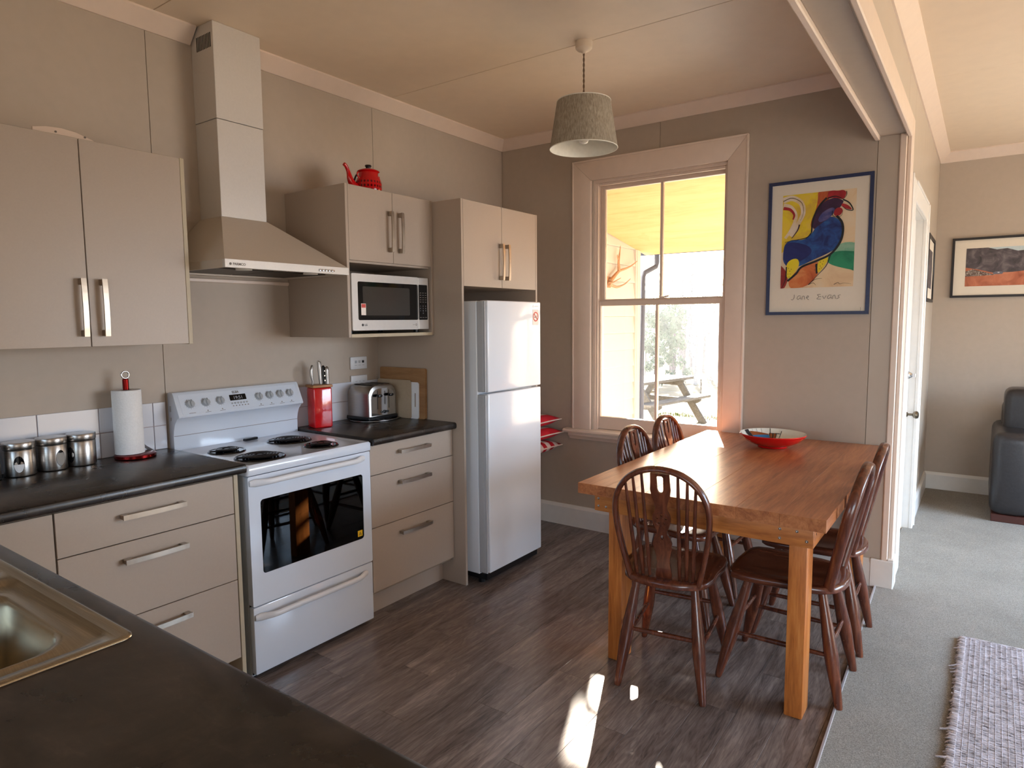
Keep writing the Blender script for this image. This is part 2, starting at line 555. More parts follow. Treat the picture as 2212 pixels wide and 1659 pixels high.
def sweep(bm, pts, rad, n=8, closed=False, cap=True, mi=0, upv=None):
    """tube along pts; rad: number, list, or list of (a, b) half sizes (a along the side axis, b along the frame normal)"""
    pts = [Vector(p) for p in pts]
    N = len(pts)
    if not isinstance(rad, (list, tuple)): rad = [rad] * N
    tang = []
    for i in range(N):
        a = pts[(i - 1) % N] if (closed or i > 0) else pts[0]
        b = pts[(i + 1) % N] if (closed or i < N - 1) else pts[-1]
        tang.append((b - a).normalized())
    nrm = Vector(upv) if upv else (Vector((0, 0, 1)) if abs(tang[0].z) < 0.9 else Vector((0, 1, 0)))
    rings = []
    for i in range(N):
        t = tang[i]
        if upv: nrm = Vector(upv)
        nn = (nrm - t * nrm.dot(t))
        if nn.length < 1e-6: nn = t.orthogonal()
        nn.normalize()
        nrm = nn
        s = t.cross(nn)
        a, b = rad[i] if isinstance(rad[i], (list, tuple)) else (rad[i], rad[i])
        rings.append([bm.verts.new(pts[i] + s * (a * math.cos(2 * PI * k / n)) + nn * (b * math.sin(2 * PI * k / n))) for k in range(n)])
    rng = range(N) if closed else range(N - 1)
    for i in rng:
        A, Bq = rings[i], rings[(i + 1) % N]
        for k in range(n):
            k2 = (k + 1) % n
            bm.faces.new([A[k], A[k2], Bq[k2], Bq[k]]).material_index = mi
    if cap and not closed:
        bm.faces.new(rings[0][::-1]).material_index = mi
        bm.faces.new(rings[-1]).material_index = mi
    return bm
def prism(bm, poly, d0, d1, plane='XZ', mi=0, bev=0.0):
    """extrude 2D polygon: plane 'XY' -> along Z, 'XZ' -> along Y, 'YZ' -> along X"""
    def P(a, b, d):
        return {'XY': (a, b, d), 'XZ': (a, d, b), 'YZ': (d, a, b)}[plane]
    t = B()
    v0 = [t.verts.new(P(a, b, d0)) for a, b in poly]
    v1 = [t.verts.new(P(a, b, d1)) for a, b in poly]
    t.faces.new(v0[::-1]); t.faces.new(v1)
    for i in range(len(poly)):
        j = (i + 1) % len(poly)
        t.faces.new([v0[i], v0[j], v1[j], v1[i]])
    if bev:
        bmesh.ops.bevel(t, geom=list(t.edges), offset=bev, segments=2, profile=0.5, affect='EDGES', clamp_overlap=True)
    for f in t.faces: f.material_index = mi
    merge(bm, t)
    return bm
def curve_bm(loops, depth, text=None, size=0.02, align='LEFT', bold=0.0):
    """filled 2D shape with holes (or text) in the XY plane, extruded +-depth/2"""
    if text is None:
        cu = bpy.data.curves.new('tmp', 'CURVE')
        cu.dimensions = '2D'
        cu.fill_mode = 'BOTH'
        for lp in loops:
            sp = cu.splines.new('POLY')
            sp.points.add(len(lp) - 1)
            for p, (a, b) in zip(sp.points, lp): p.co = (a, b, 0, 1)
            sp.use_cyclic_u = True
    else:
        cu = bpy.data.curves.new('tmp', 'FONT')
        cu.body = text
        cu.size = size
        cu.align_x = align
        cu.offset = bold
        cu.resolution_u = 3
    cu.extrude = depth / 2
    o = bpy.data.objects.new('tmp', cu)
    col.objects.link(o)
    dg = bpy.context.evaluated_depsgraph_get()
    me = bpy.data.meshes.new_from_object(o.evaluated_get(dg))
    bm = B()
    bm.from_mesh(me)
    bmesh.ops.remove_doubles(bm, verts=bm.verts, dist=1e-6)
    bpy.data.objects.remove(o)
    bpy.data.curves.remove(cu)
    bpy.data.meshes.remove(me)
    return bm
# orientation frames: local XY plane placed on a wall face
F_X = Matrix(((0, 0, 1, 0), (1, 0, 0, 0), (0, 1, 0, 0), (0, 0, 0, 1)))        # faces +X: local x -> +Y, local y -> +Z
F_Y = Matrix(((1, 0, 0, 0), (0, 0, -1, 0), (0, 1, 0, 0), (0, 0, 0, 1)))       # faces -Y: local x -> +X, local y -> +Z
def onface(bm, F, loc):
    bmesh.ops.transform(bm, matrix=Matrix.Translation(loc) @ F, verts=bm.verts)
    return bm
def text_obj(txt, size, F, loc, mat, parent, name='lettering', align='LEFT', depth=0.0006, bold=0.0):
    bm = curve_bm(None, depth, txt, size, align, bold)
    onface(bm, F, loc)
    return obj(name, bm, mat, parent, smooth=0)
def rrect(x0, x1, y0, y1, r_, n=5):
    pts = []
    for cx, cy, a0 in ((x1 - r_, y1 - r_, 0), (x0 + r_, y1 - r_, 90), (x0 + r_, y0 + r_, 180), (x1 - r_, y0 + r_, 270)):
        for k in range(n + 1):
            a = R(a0 + 90 * k / n)
            pts.append((cx + r_ * math.cos(a), cy + r_ * math.sin(a)))
    return pts
def copy_tree(o, parent=None):
    c = o.copy()
    col.objects.link(c)
    if parent: c.parent = parent
    for ch in list(o.children):
        if ch.name in bpy.data.objects: copy_tree(ch, c)
    return c

# ============================================================ SETTING
def struct(name, bm, mat, parent=None, label=None, smooth=0):
    o = obj(name, bm, mat, parent, smooth=smooth)
    if parent is None: o['kind'] = 'structure'
    if label: o['label'] = label
    return o
YB = 1.849            # kitchen window wall
XP = 2.53             # living room side of the partition
# ---- floors
fl = struct('floor', box(B(), -0.05, 2.56, -4.25, 1.9, -0.06, -0.0045), M['floor_gap'], label='grey brown wood-look plank floor of the kitchen')
rows = 0
x = 0.694 - 0.1385 * 5
fixed = {5: -0.413, 7: -0.2, 8: 0.377, 9: 0.047, 10: -0.233}
i = 0
while x < 2.5:
    x1 = min(x + 0.1385, 2.52)
    y = -4.2
    L = 0.86
    y = fixed.get(i, random.uniform(-0.8, 0.05)) - 5 * L
    while y < YB:
        ya, yb = max(y, -4.2), min(y + L, YB + 0.01)
        if yb > ya + 0.01:
            obj('plank', box(B(), max(x, 0.0) + 0.0006, x1 - 0.0006, ya + 0.0006, yb - 0.0006, -0.005, 0.0, 0.0005), M['floor'], fl, smooth=0)
        y += L
    x = x1
    i += 1
bm = B()
def xs(y): return 2.478 + (1.85 - y) * 0.0235
poly = [(xs(1.85), 1.85), (2.53, 1.85), (2.495, 1.86), (2.495, 4.42), (6.5, 4.42), (6.5, -4.25), (xs(-4.25), -4.25)]
prism(bm, poly, -0.06, 0.008, 'XY')
struct('floor', bm, M['carpet'], label='grey cut-pile carpet of the living room')
bm = B()
prism(bm, [(xs(1.849) - 0.004, 1.849), (xs(1.849) + 0.006, 1.849), (xs(-4.2) + 0.006, -4.2), (xs(-4.2) - 0.004, -4.2)], 0.0, 0.0115, 'XY', bev=0.002)
struct('trim_1', bm, M['aluminium'], label='metal threshold strip between plank floor and carpet')
# ---- left wall
PY = [-4.2, -3.144, -1.894, -0.645, 0.604, YB]
wl = struct('wall_left', box(B(), -0.12, -0.010, -4.25, 2.0, -0.05, 2.8), M['wall'])
for a, b in zip(PY, PY[1:]):
    obj('panel', box(B(), -0.010, 0.0, a + 0.0012, b - 0.0012, 0.0, 2.72, 0.0008), M['wall'], wl, smooth=0)
# tiles
bm = B(); box(bm, 0.0, 0.004, -1.9, -0.65, 0.9, 1.103); box(bm, 0.0, 0.004, 0.003, 0.597, 0.9, 1.108)
obj('grout', bm, M['grout'], wl, smooth=0)
for zz in ((0.901, 1.0015), (1.0045, 1.104)):
    y = -0.7065 - 6 * 0.2135
    while y < -0.65:
        y1 = min(y + 0.2135, -0.652)
        obj('tile', box(B(), 0.003, 0.009, y + 0.0015, y1 - 0.0015, zz[0], zz[1], 0.0012), M['tile'], wl, smooth=0)
        y += 0.2135
    for a, b in ((0.004, 0.18), (0.18, 0.3935), (0.3935, 0.597)):
        obj('tile', box(B(), 0.003, 0.009, a + 0.0015, b - 0.0015, zz[0], zz[1] + (0.004 if zz[1] > 1.05 else 0), 0.0012), M['tile'], wl, smooth=0)
bm = B(); prism(bm, [(-1.075, 2.0), (-0.845, 2.0), (-0.85, 2.150), (-0.875, 2.162), (-0.93, 2.179), (-0.98, 2.184), (-1.03, 2.181), (-1.075, 2.170)], 0.0, 0.004, 'YZ', bev=0.001)
pt = obj('patch', bm, M['trim'], wl, smooth=0)
pt['label'] = 'pale round-edged patch on the wall above the cabinet'
bm = B()
for yy in (-1.0, -0.9): cyl(bm, (0.004, yy, 2.167), 0.004, 0.002, 10, 'X')
obj('screw', bm, M['ink_grey'], wl)
bm = B(); box(bm, 0.0, 0.018, -0.665, -0.003, 1.628, 1.645, 0.003)
wr = obj('trim_2', bm, M['trim']); wr['kind'] = 'structure'
# ---- window wall
def cell(bm, x0, x1, z0, z1, ya, yb, hx=(0.742, 1.633), hz=(0.695, 2.36)):
    a, b = max(x0, hx[0]), min(x1, hx[1])
    if a >= b:
        box(bm, x0, x1, ya, yb, z0, z1, 0.0008); return
    if x0 < a: box(bm, x0, a, ya, yb, z0, z1)
    if x1 > b: box(bm, b, x1, ya, yb, z0, z1)
    box(bm, a, b, ya, yb, z0, hz[0]); box(bm, a, b, ya, yb, hz[1], z1)
bm = B(); cell(bm, -0.12, 2.41, -0.35, 2.8, 1.859, 1.985)
wb = struct('wall_back', bm, M['wall'])
for a, b in ((0.0, 1.209), (1.209, 2.40), (2.40, XP)):
    bm = B(); cell(bm, a + 0.0012, b - 0.0012, 0, 2.72, YB, 1.859)
    obj('panel', bm, M['wall'] if b < XP else M['wall_gloss'], wb, smooth=0)
bm = B(); cell(bm, 0.05, 2.41, -0.3, 2.6, 1.985, 2.0)
obj('cladding', bm, M['clad'], wb, smooth=0)
# ---- partition with the door (living room side)
DY0, DY1, DZ = 2.20, 3.075, 2.085
bm = B()
for a, b, z0, z1 in ((1.86, DY0, -0.35, 2.8), (DY1, 4.45, -0.35, 2.8), (DY0, DY1, DZ, 2.8), (DY0, DY1, -0.35, 0.0)):
    box(bm, 2.41, 2.52, a, b, z0, z1)
wd = struct('wall_partition', bm, M['wall'])
for a, b, z0 in ((1.849, DY0, 0), (DY1, 3.6, 0), (3.6, 4.415, 0), (DY0, 2.93, DZ), (2.93, DY1, DZ)):
    obj('panel', box(B(), 2.52, XP, a + 0.001, b - 0.001, z0, 2.76, 0.0008), M['wall_gloss'], wd, smooth=0)
# header over the wide opening
hd = struct('wall_header', box(B(), 2.41, 2.52, -4.2, 1.849, 2.367, 2.8), M['wall'], label='boxed header above the opening to the living room')
for a, b in ((-4.2, -1.9), (-1.9, 0.35), (0.35, 1.849)):
    obj('panel', box(B(), 2.52, XP, a + 0.001, b - 0.001, 2.367, 2.76, 0.0008), M['wall_gloss'], hd, smooth=0)
bm = B(); box(bm, 2.385, 2.409, -4.2, 1.848, 2.348, 2.455, 0.004)
struct('trim_3', bm, M['trim'], label='kitchen side architrave of the header', smooth=30)
bm = B(); box(bm, 2.531, 2.552, -4.2, 1.849, 2.348, 2.45, 0.004)
box(bm, 2.531, 2.552, 1.849, 1.955, 0.0, 2.45, 0.004)
box(bm, 2.5, 2.531, 1.833, 1.8485, 0.0, 2.367, 0.004)
struct('trim_4', bm, M['trim'], label='living side architrave of the header and its upright', smooth=30)
# far and outer walls of the living room
wf = struct('wall_living_back', box(B(), 2.41, 3.95, 4.425, 4.55, -0.35, 2.8), M['wall'])
obj('panel', box(B(), XP, 3.95, 4.415, 4.425, 0, 2.76), M['wall'], wf, smooth=0)
bm = B()
box(bm, 3.95, 5.75, 4.415, 4.55, -0.35, 0.75); box(bm, 3.95, 5.75, 4.415, 4.55, 2.2, 2.8); box(bm, 5.75, 6.5, 4.415, 4.55, -0.35, 2.8)
struct('wall_living_back', bm, M['wall'])
bm = B()
box(bm, 6.4, 6.5, -4.25, 0.95, -0.05, 2.8); box(bm, 6.4, 6.5, 3.65, 4.55, -0.05, 2.8)
box(bm, 6.4, 6.5, 0.95, 3.65, -0.05, 0.45); box(bm, 6.4, 6.5, 0.95, 3.65, 2.25, 2.8)
struct('wall_right', bm, M['wall'])
bm = B()
for a, b, z0, z1 in ((-0.12, 0.35, -0.05, 2.8), (2.15, 3.95, -0.05, 2.8), (6.25, 6.5, -0.05, 2.8), (0.35, 2.15, -0.05, 0.98), (0.35, 2.15, 2.12, 2.8), (3.95, 6.25, -0.05, 0.25), (3.95, 6.25, 2.22, 2.8)):
    box(bm, a, b, -4.3, -4.2, z0, z1)
struct('wall_rear', bm, M['wall'])
# frames of the windows the camera does not see
def plain_window(n, a, b, z0, z1, axis, c):
    bm = B()
    k = 0.05
    mid = (a + b) / 2
    for s0, s1, t0, t1 in ((a, a + k, z0, z1), (b - k, b, z0, z1), (a + k, b - k, z0, z0 + k), (a + k, b - k, z1 - k, z1), (mid - 0.025, mid + 0.025, z0 + k, z1 - k)):
        if axis == 'Y': box(bm, s0, s1, c - 0.03, c + 0.03, t0, t1)
        else: box(bm, c - 0.03, c + 0.03, s0, s1, t0, t1)
    o = struct(n, bm, M['trim_white'])
    bm = B()
    if axis == 'Y': box(bm, a + k, b - k, c - 0.002, c + 0.002, z0 + k, z1 - k)
    else: box(bm, c - 0.002, c + 0.002, a + k, b - k, z0 + k, z1 - k)
    obj('pane', bm, M['glass'], o, smooth=0)
plain_window('window_2', 0.35, 2.15, 0.98, 2.12, 'Y', -4.25)
plain_window('window_3', 3.95, 6.25, 0.25, 2.22, 'Y', -4.25)
plain_window('window_4', 0.95, 3.65, 0.45, 2.25, 'X', 6.45)
plain_window('window_5', 3.95, 5.75, 0.75, 2.2, 'Y', 4.5)
# ---- ceilings
ce = struct('ceiling', box(B(), -0.12, 2.45, -4.25, 2.0, 2.729, 2.82), M['dark_gap'])
CY = [-4.25, -3.305, -1.97, -0.635, 0.70, YB + 0.002]
for a, b in zip(CY, CY[1:]):
    obj('panel', box(B(), 0.0, 2.412, a + 0.0018, b - 0.0018, 2.72, 2.729, 0.001), M['ceiling'], ce, smooth=0)
ce2 = struct('ceiling', box(B(), 2.5, 6.5, -4.25, 4.55, 2.768, 2.86), M['dark_gap'])
LY = [-4.25, -2.45, -1.2, 0.0, 1.2, 2.357, 3.161, 4.417]
for a, b in zip(LY, LY[1:]):
    obj('panel', box(B(), 2.528, 6.5, a + 0.0008, b - 0.0008, 2.76, 2.768, 0.0006), M['ceiling'], ce2, smooth=0)
# ---- cornices
def cornice(nm, p0, p1, inward, z, mat, label=None, h=0.068, d=0.064):
    """p0,p1 on the wall line, inward = unit normal into the room"""
    p0, p1, n_ = Vector(p0 + (0,)), Vector(p1 + (0,)), Vector(inward + (0,))
    sec = [(0, 0), (d, 0), (d, -0.008), (0.008, -h), (0, -h)]
    bm = B()
    e0 = [bm.verts.new(p0 + n_ * a + Vector((0, 0, z + b))) for a, b in sec]
    e1 = [bm.verts.new(p1 + n_ * a + Vector((0, 0, z + b))) for a, b in sec]
    bm.faces.new(e0[::-1]); bm.faces.new(e1)
    for k in range(5): bm.faces.new([e0[k], e0[(k + 1) % 5], e1[(k + 1) % 5], e1[k]])
    return struct(nm, bm, mat, label=label)
cornice('trim_5', (0, -4.2), (0, -0.455), (1, 0), 2.72, M['trim'], 'cornice left of the range hood flue')
cornice('trim_6', (0, -0.212), (0, YB), (1, 0), 2.72, M['trim'], 'cornice right of the range hood flue')
cornice('trim_7', (0, YB), (2.41, YB), (0, -1), 2.72, M['trim'], 'cornice above the kitchen window')
cornice('trim_8', (XP, -0.2), (XP, 4.415), (1, 0), 2.76, M['trim'], 'living room cornice above the door', 0.075, 0.07)
cornice('trim_9', (XP, -4.2), (XP, -0.2025), (1, 0), 2.76, M['trim'], None, 0.075, 0.07)
cornice('trim_10', (XP, 4.415), (6.4, 4.415), (0, -1), 2.76, M['trim'], 'cornice of the far living room wall', 0.075, 0.07)
# ---- skirtings
def skirt(nm, x0, x1, y0, y1, h, face, mat, t=0.018):
    bm = B()
    if face == '-Y': prism(bm, [(y1, 0), (y1 - t, 0), (y1 - t, h - 0.022), (y1 - 0.006, h), (y1, h)], x0, x1, 'YZ')
    elif face == '+X': prism(bm, [(x0, 0), (x0 + t, 0), (x0 + t, h - 0.022), (x0 + 0.006, h), (x0, h)], y0, y1, 'XZ')
    return struct(nm, bm, mat)
skirt('baseboard_back', 0.0, 2.531, 0, YB, 0.15, '-Y', M['trim_white'])
skirt('baseboard_living', XP, 6.4, 0, 4.415, 0.15, '-Y', M['trim_white'])
skirt('baseboard_partition', XP, 0, 3.18, 4.415, 0.15, '+X', M['trim_white'])
bm = B(); box(bm, 2.53, 2.562, 1.83, 1.956, 0, 0.165, 0.004)
box(bm, 2.45, 2.562, 1.826, 1.8485, 0, 0.155, 0.004)
struct('trim_11', bm, M['trim_white'], label='skirting block wrapping the end of the wall', smooth=30)

# ---- the sash window
wn = thing('window_1', 'tall white sash window with four panes above the dining table', None, (1.19, 1.9, 0.67))
wn['kind'] = 'structure'
bm = B()
box(bm, 0.742, 0.757, 1.86, 1.99, 0.695, 2.36); box(bm, 1.618, 1.633, 1.86, 1.99, 0.695, 2.36)
box(bm, 0.757, 1.618, 1.86, 1.99, 2.34, 2.36)
box(bm, 0.757, 0.768, 1.875, 1.897, 0.70, 2.34, 0.002); box(bm, 1.607, 1.618, 1.875, 1.897, 0.70, 2.34, 0.002); box(bm, 0.768, 1.607, 1.875, 1.897, 2.325, 2.34, 0.002)
obj('jamb', bm, M['trim'], wn)
def mitre(bm, outer, inner, y0, y1, bottom=False):
    """frame of mitred boards in the XZ plane; outer/inner = (x0,x1,z0,z1)"""
    ox0, ox1, oz0, oz1 = outer; ix0, ix1, iz0, iz1 = inner
    prism(bm, [(ox0, oz0), (ix0, iz0), (ix0, iz1), (ox0, oz1)], y0, y1, 'XZ', bev=0.003)
    prism(bm, [(ox1, oz0), (ox1, oz1), (ix1, iz1), (ix1, iz0)], y0, y1, 'XZ', bev=0.003)
    prism(bm, [(ox0, oz1), (ix0, iz1), (ix1, iz1), (ox1, oz1)], y0, y1, 'XZ', bev=0.003)
    if bottom: prism(bm, [(ox0, oz0), (ox1, oz0), (ix1, iz0), (ix0, iz0)], y0, y1, 'XZ', bev=0.003)
bm = B(); mitre(bm, (0.60, 1.752, 0.70, 2.49), (0.737, 1.636, 0.70, 2.357), 1.826, YB + 0.001)
obj('architrave', bm, M['trim'], wn)
bm = B(); mitre(bm, (0.60, 1.752, 0.70, 2.49), (0.612, 1.740, 0.70, 2.478), 1.819, 1.826)
obj('architrave_bead', bm, M['trim'], wn)
bm = B()
prism(bm, [(1.93, 0.70), (1.80, 0.70), (1.788, 0.695), (1.784, 0.686), (1.788, 0.676), (1.80, 0.672), (1.93, 0.672)], 0.545, 1.80, 'YZ')
obj('window_sill', bm, M['trim'], wn)
bm = B(); prism(bm, [(1.848, 0.672), (1.812, 0.672), (1.810, 0.655), (1.826, 0.640), (1.832, 0.628), (1.848, 0.628)], 0.575, 1.77, 'YZ')
obj('sill_moulding', bm, M['trim'], wn)
def sash(ya, yb, x0, x1, z0, z1, gx0, gx1, gz0, gz1, mx):
    bm = B()
    box(bm, x0, gx0, ya, yb, z0, z1, 0.002); box(bm, gx1, x1, ya, yb, z0, z1, 0.002)
    box(bm, gx0, gx1, ya, yb, z0, gz0, 0.002); box(bm, gx0, gx1, ya, yb, gz1, z1, 0.002)
    box(bm, mx - 0.008, mx + 0.008, ya + 0.002, yb - 0.002, gz0, gz1, 0.002)
    s = obj('sash', bm, M['trim'], wn)
    for a, b in ((gx0, mx - 0.008), (mx + 0.008, gx1)):
        bm = B(); box(bm, a, b, (ya + yb) / 2 - 0.0015, (ya + yb) / 2 + 0.0015, gz0, gz1)
        obj('pane', bm, M['glass'], s, smooth=0)
    return s
sash(1.938, 1.972, 0.757, 1.618, 1.542, 2.34, 0.787, 1.598, 1.582, 2.309, 1.186)
ls = sash(1.899, 1.934, 0.757, 1.618, 0.702, 1.572, 0.776, 1.581, 0.787, 1.538, 1.178)
bm = B(); rbox(bm, (1.215, 1.91, 1.580), (0.05, 0.022, 0.006)); rbox(bm, (1.225, 1.91, 1.588), (0.062, 0.014, 0.008), ry=-0.18); cyl(bm, (1.198, 1.91, 1.584), 0.008, 0.014, 12)
obj('sash_latch', bm, M['trim'], ls)
# ---- the door in the partition
dr = thing('door_1', 'white panelled door with dark round knob and deadbolt', None, (2.49, 2.64, 0))
dr['kind'] = 'structure'
bm = B()
xa, xb, xc = 2.452, 2.478, 2.490
box(bm, xa, xb, DY0 + 0.004, DY1 - 0.004, 0.010, DZ - 0.004)
for a, b, z0, z1 in ((DY0 + 0.004, DY0 + 0.12, 0.01, DZ - 0.004), (DY1 - 0.12, DY1 - 0.004, 0.01, DZ - 0.004), (DY0 + 0.12, DY1 - 0.12, DZ - 0.13, DZ - 0.004), (DY0 + 0.12, DY1 - 0.12, 0.70, 0.90), (DY0 + 0.12, DY1 - 0.12, 0.01, 0.24), ((DY0 + DY1) / 2 - 0.05, (DY0 + DY1) / 2 + 0.05, 0.24, 0.70), ((DY0 + DY1) / 2 - 0.05, (DY0 + DY1) / 2 + 0.05, 0.90, DZ - 0.13)):
    box(bm, xb, xc, a, b, z0, z1, 0.003)
obj('door_leaf', bm, M['trim_white'], dr)
bm = B()
for a, b, z0, z1 in ((1.9565, DY0 + 0.006, 0, 2.19), (DY1 - 0.006, DY1 + 0.10, 0, 2.19), (DY0 + 0.006, DY1 - 0.006, DZ - 0.006, 2.19)):
    box(bm, 2.5305, 2.553, a, b, z0, z1, 0.004)
    box(bm, 2.5305, 2.560, a + (0.0 if a < 3 else (b - a) - 0.014) if z1 > 2.1 and z0 == 0 else a, (a + 0.014 if a < 3 else b) if z1 > 2.1 and z0 == 0 else b, z0 if z0 == 0 else z1 - 0.014, z1, 0.003)
obj('architrave', bm, M['trim_white'], dr)
bm = B()
box(bm, 2.43, 2.5303, DY0, DY0 + 0.003, 0, DZ); box(bm, 2.43, 2.5303, DY1 - 0.003, DY1, 0, DZ); box(bm, 2.43, 2.5303, DY0 + 0.003, DY1 - 0.003, DZ - 0.003, DZ)
obj('jamb', bm, M['trim_white'], dr)
bm = B(); box(bm, 2.490, 2.494, 2.965, 3.03, 0.735, 0.855, 0.001)
lp = obj('lock_plate', bm, M['trim_white'], dr)
bm = B(); lathe(bm, [(0.016, 0), (0.016, 0.005), (0.008, 0.009), (0.008, 0.032), (0.019, 0.040), (0.026, 0.052), (0.024, 0.064), (0.012, 0.070), (0, 0.071)], (2.494, 2.998, 0.80), 20, 'X')
obj('door_knob', bm, M['brass'], dr)
bm = B(); lathe(bm, [(0.026, 0), (0.026, 0.006), (0.018, 0.016), (0.016, 0.024), (0, 0.024)], (2.490, 3.01, 1.062), 20, 'X'); box(bm, 2.514, 2.534, 3.004, 3.016, 1.05, 1.074, 0.002)
obj('deadbolt', bm, M['chrome'], dr)

# ============================================================ OUTSIDE
# neighbouring room with weatherboards
bm = B(); box(bm, -2.5, 0.030, 2.0, 4.06, -0.4, 2.60)
ow = struct('wall_outside', bm, M['clad'], label='cream weatherboard wall beside the verandah')
for k in range(-1, 13):
    zb = 1.968 - 0.163 * k
    bm = B()
    y1 = 4.02
    prism(bm, [(0.030, zb + 0.0), (0.052, zb + 0.0), (0.052, zb + 0.012), (0.034, zb + 0.16), (0.030, zb + 0.16)], 2.0, y1, 'XZ')
    obj('weatherboard', bm, M['clad'], ow, smooth=0)
bm = B(); box(bm, 0.030, 0.066, 4.012, 4.085, -0.4, 2.13, 0.003)
obj('corner_board', bm, M['clad'], ow)
bm = B(); box(bm, 0.030, 0.06, 3.985, 4.0115, -0.4, 2.13)
obj('scribing_strip', bm, M['clad'], ow, smooth=0)
# verandah roof: plywood soffit, framing above, gutter
def zs(y): return 2.237 - 0.166 * (y - 3.375)
bm = B(); prism(bm, [(2.0, zs(2.0)), (4.22, zs(4.22)), (4.22, zs(4.22) + 0.012), (2.0, zs(2.0) + 0.012)], 0.052, 2.409, 'YZ')
cf = struct('ceiling_verandah', bm, M['ply'], label='golden plywood soffit sloping over the verandah')
bm = B(); prism(bm, [(2.0, zs(2.0) + 0.02), (4.24, zs(4.24) + 0.02), (4.24, zs(4.24) + 0.09), (2.0, zs(2.0) + 0.09)], -0.2, 2.409, 'YZ')
struct('roof', bm, M['grey_paint'])
bm = B(); box(bm, -0.35, 2.405, 4.222, 4.24, 2.092, 2.2); box(bm, -0.35, 2.405, 4.24, 4.34, 2.12, 2.13); box(bm, -0.35, 2.405, 4.33, 4.34, 2.13, 2.20)
struct('gutter', bm, M['grey_paint'])
bm = B(); box(bm, -3.0, 7.0, 1.2, 5.2, 2.86, 2.95)
struct('roof', bm, M['grey_paint'])
bm = B(); sweep(bm, [(0.150, 4.285, 2.12), (0.150, 4.285, 2.02), (0.145, 4.275, 1.98), (0.080, 4.15, 1.915), (0.072, 4.125, 1.87), (0.072, 4.116, 1.0), (0.072, 4.116, -0.28)], 0.026, 14)
dp = obj('downpipe', bm, M['grey_paint']); prop(dp, 'grey blue round downpipe with an elbow at the weatherboard corner', 'downpipe')
# verandah deck
dk = struct('floor', box(B(), 0.06, 2.41, 2.0, 4.4, -0.35, -0.125), M['deck'], label='verandah deck outside the kitchen window')
yy = 2.0
while yy < 4.4:
    obj('deck_board', box(B(), 0.068, 2.408, yy + 0.003, yy + 0.092, -0.125, -0.10, 0.002), M['deck'], dk, smooth=0); yy += 0.096
# antlers
an = thing('antlers', 'branching deer antlers mounted on the cream weatherboard wall outside', 'antlers', (0.06, 3.5, 1.8))
def tine(nm, pts, r0, r1, xo=0.09):
    bm = B(); n = len(pts)
    P3 = [(xo, a, b) for a, b in pts]
    q_ = []
    for i in range(n - 1):
        for k in range(4):
            q_.append(Vector(P3[i]).lerp(Vector(P3[i + 1]), k / 4))
    q_.append(Vector(P3[-1]))
    for _ in range(2):
        q_ = [q_[0]] + [(q_[i - 1] + q_[i] * 2 + q_[i + 1]) / 4 for i in range(1, len(q_) - 1)] + [q_[-1]]
    sweep(bm, q_, [r0 + (r1 - r0) * i / (len(q_) - 1) for i in range(len(q_))], 8)
    return bm
bm = tine('a', [(3.39, 1.80), (3.479, 1.856), (3.555, 1.90), (3.69, 1.925), (3.825, 1.963), (3.948, 2.016)], 0.02, 0.004)
merge(bm, tine('b', [(3.555, 1.895), (3.541, 1.981), (3.565, 2.054), (3.58, 2.13)], 0.016, 0.003))
merge(bm, tine('c', [(3.545, 1.99), (3.52, 2.03), (3.52, 2.045)], 0.009, 0.003))
obj('antler', bm, M['antler'], an)
bm = tine('d', [(3.36, 1.775), (3.433, 1.785), (3.592, 1.835)], 0.013, 0.003)
merge(bm, tine('e', [(3.36, 1.77), (3.513, 1.742), (3.676, 1.778), (3.801, 1.838)], 0.016, 0.003))
obj('antler', bm, M['antler'], an)
bm = B(); sweep(bm, [(0.045, 3.41, 1.80), (0.09, 3.41, 1.80)], 0.022, 12); rbox(bm, (0.055, 3.41, 1.79), (0.012, 0.08, 0.10), bev=0.004)
obj('mount', bm, M['antler'], an)
# ground
bm = B()
prof = [(1.9, -0.36), (4.4, -0.32), (6, -0.3), (9.6, -0.3), (12, -0.5), (16, -0.98), (20, -1.5), (24, -1.8), (30, -1.88), (75, -1.95), (140, 0.0)]
xsq = [-90, -50, -30, -20, -14, -10, -7, -5, -3, -1, 1, 4, 8, 15, 40]
grid = [[bm.verts.new((x_, y_, z_ + (0.04 * math.sin(x_ * 2.1 + y_) if y_ > 9 else 0))) for x_ in xsq] for y_, z_ in prof]
for a, b in zip(grid, grid[1:]):
    for k in range(len(xsq) - 1): bm.faces.new([a[k], a[k + 1], b[k + 1], b[k]])
g = obj('ground', bm, M['grass_dry'], smooth=60); g['kind'] = 'structure'
bm = B(); box(bm, -2.3, 0.6, 4.6, 9.0, -0.33, -0.285, 0.01)
pv = obj('paving', bm, M['concrete']); pv['kind'] = 'structure'
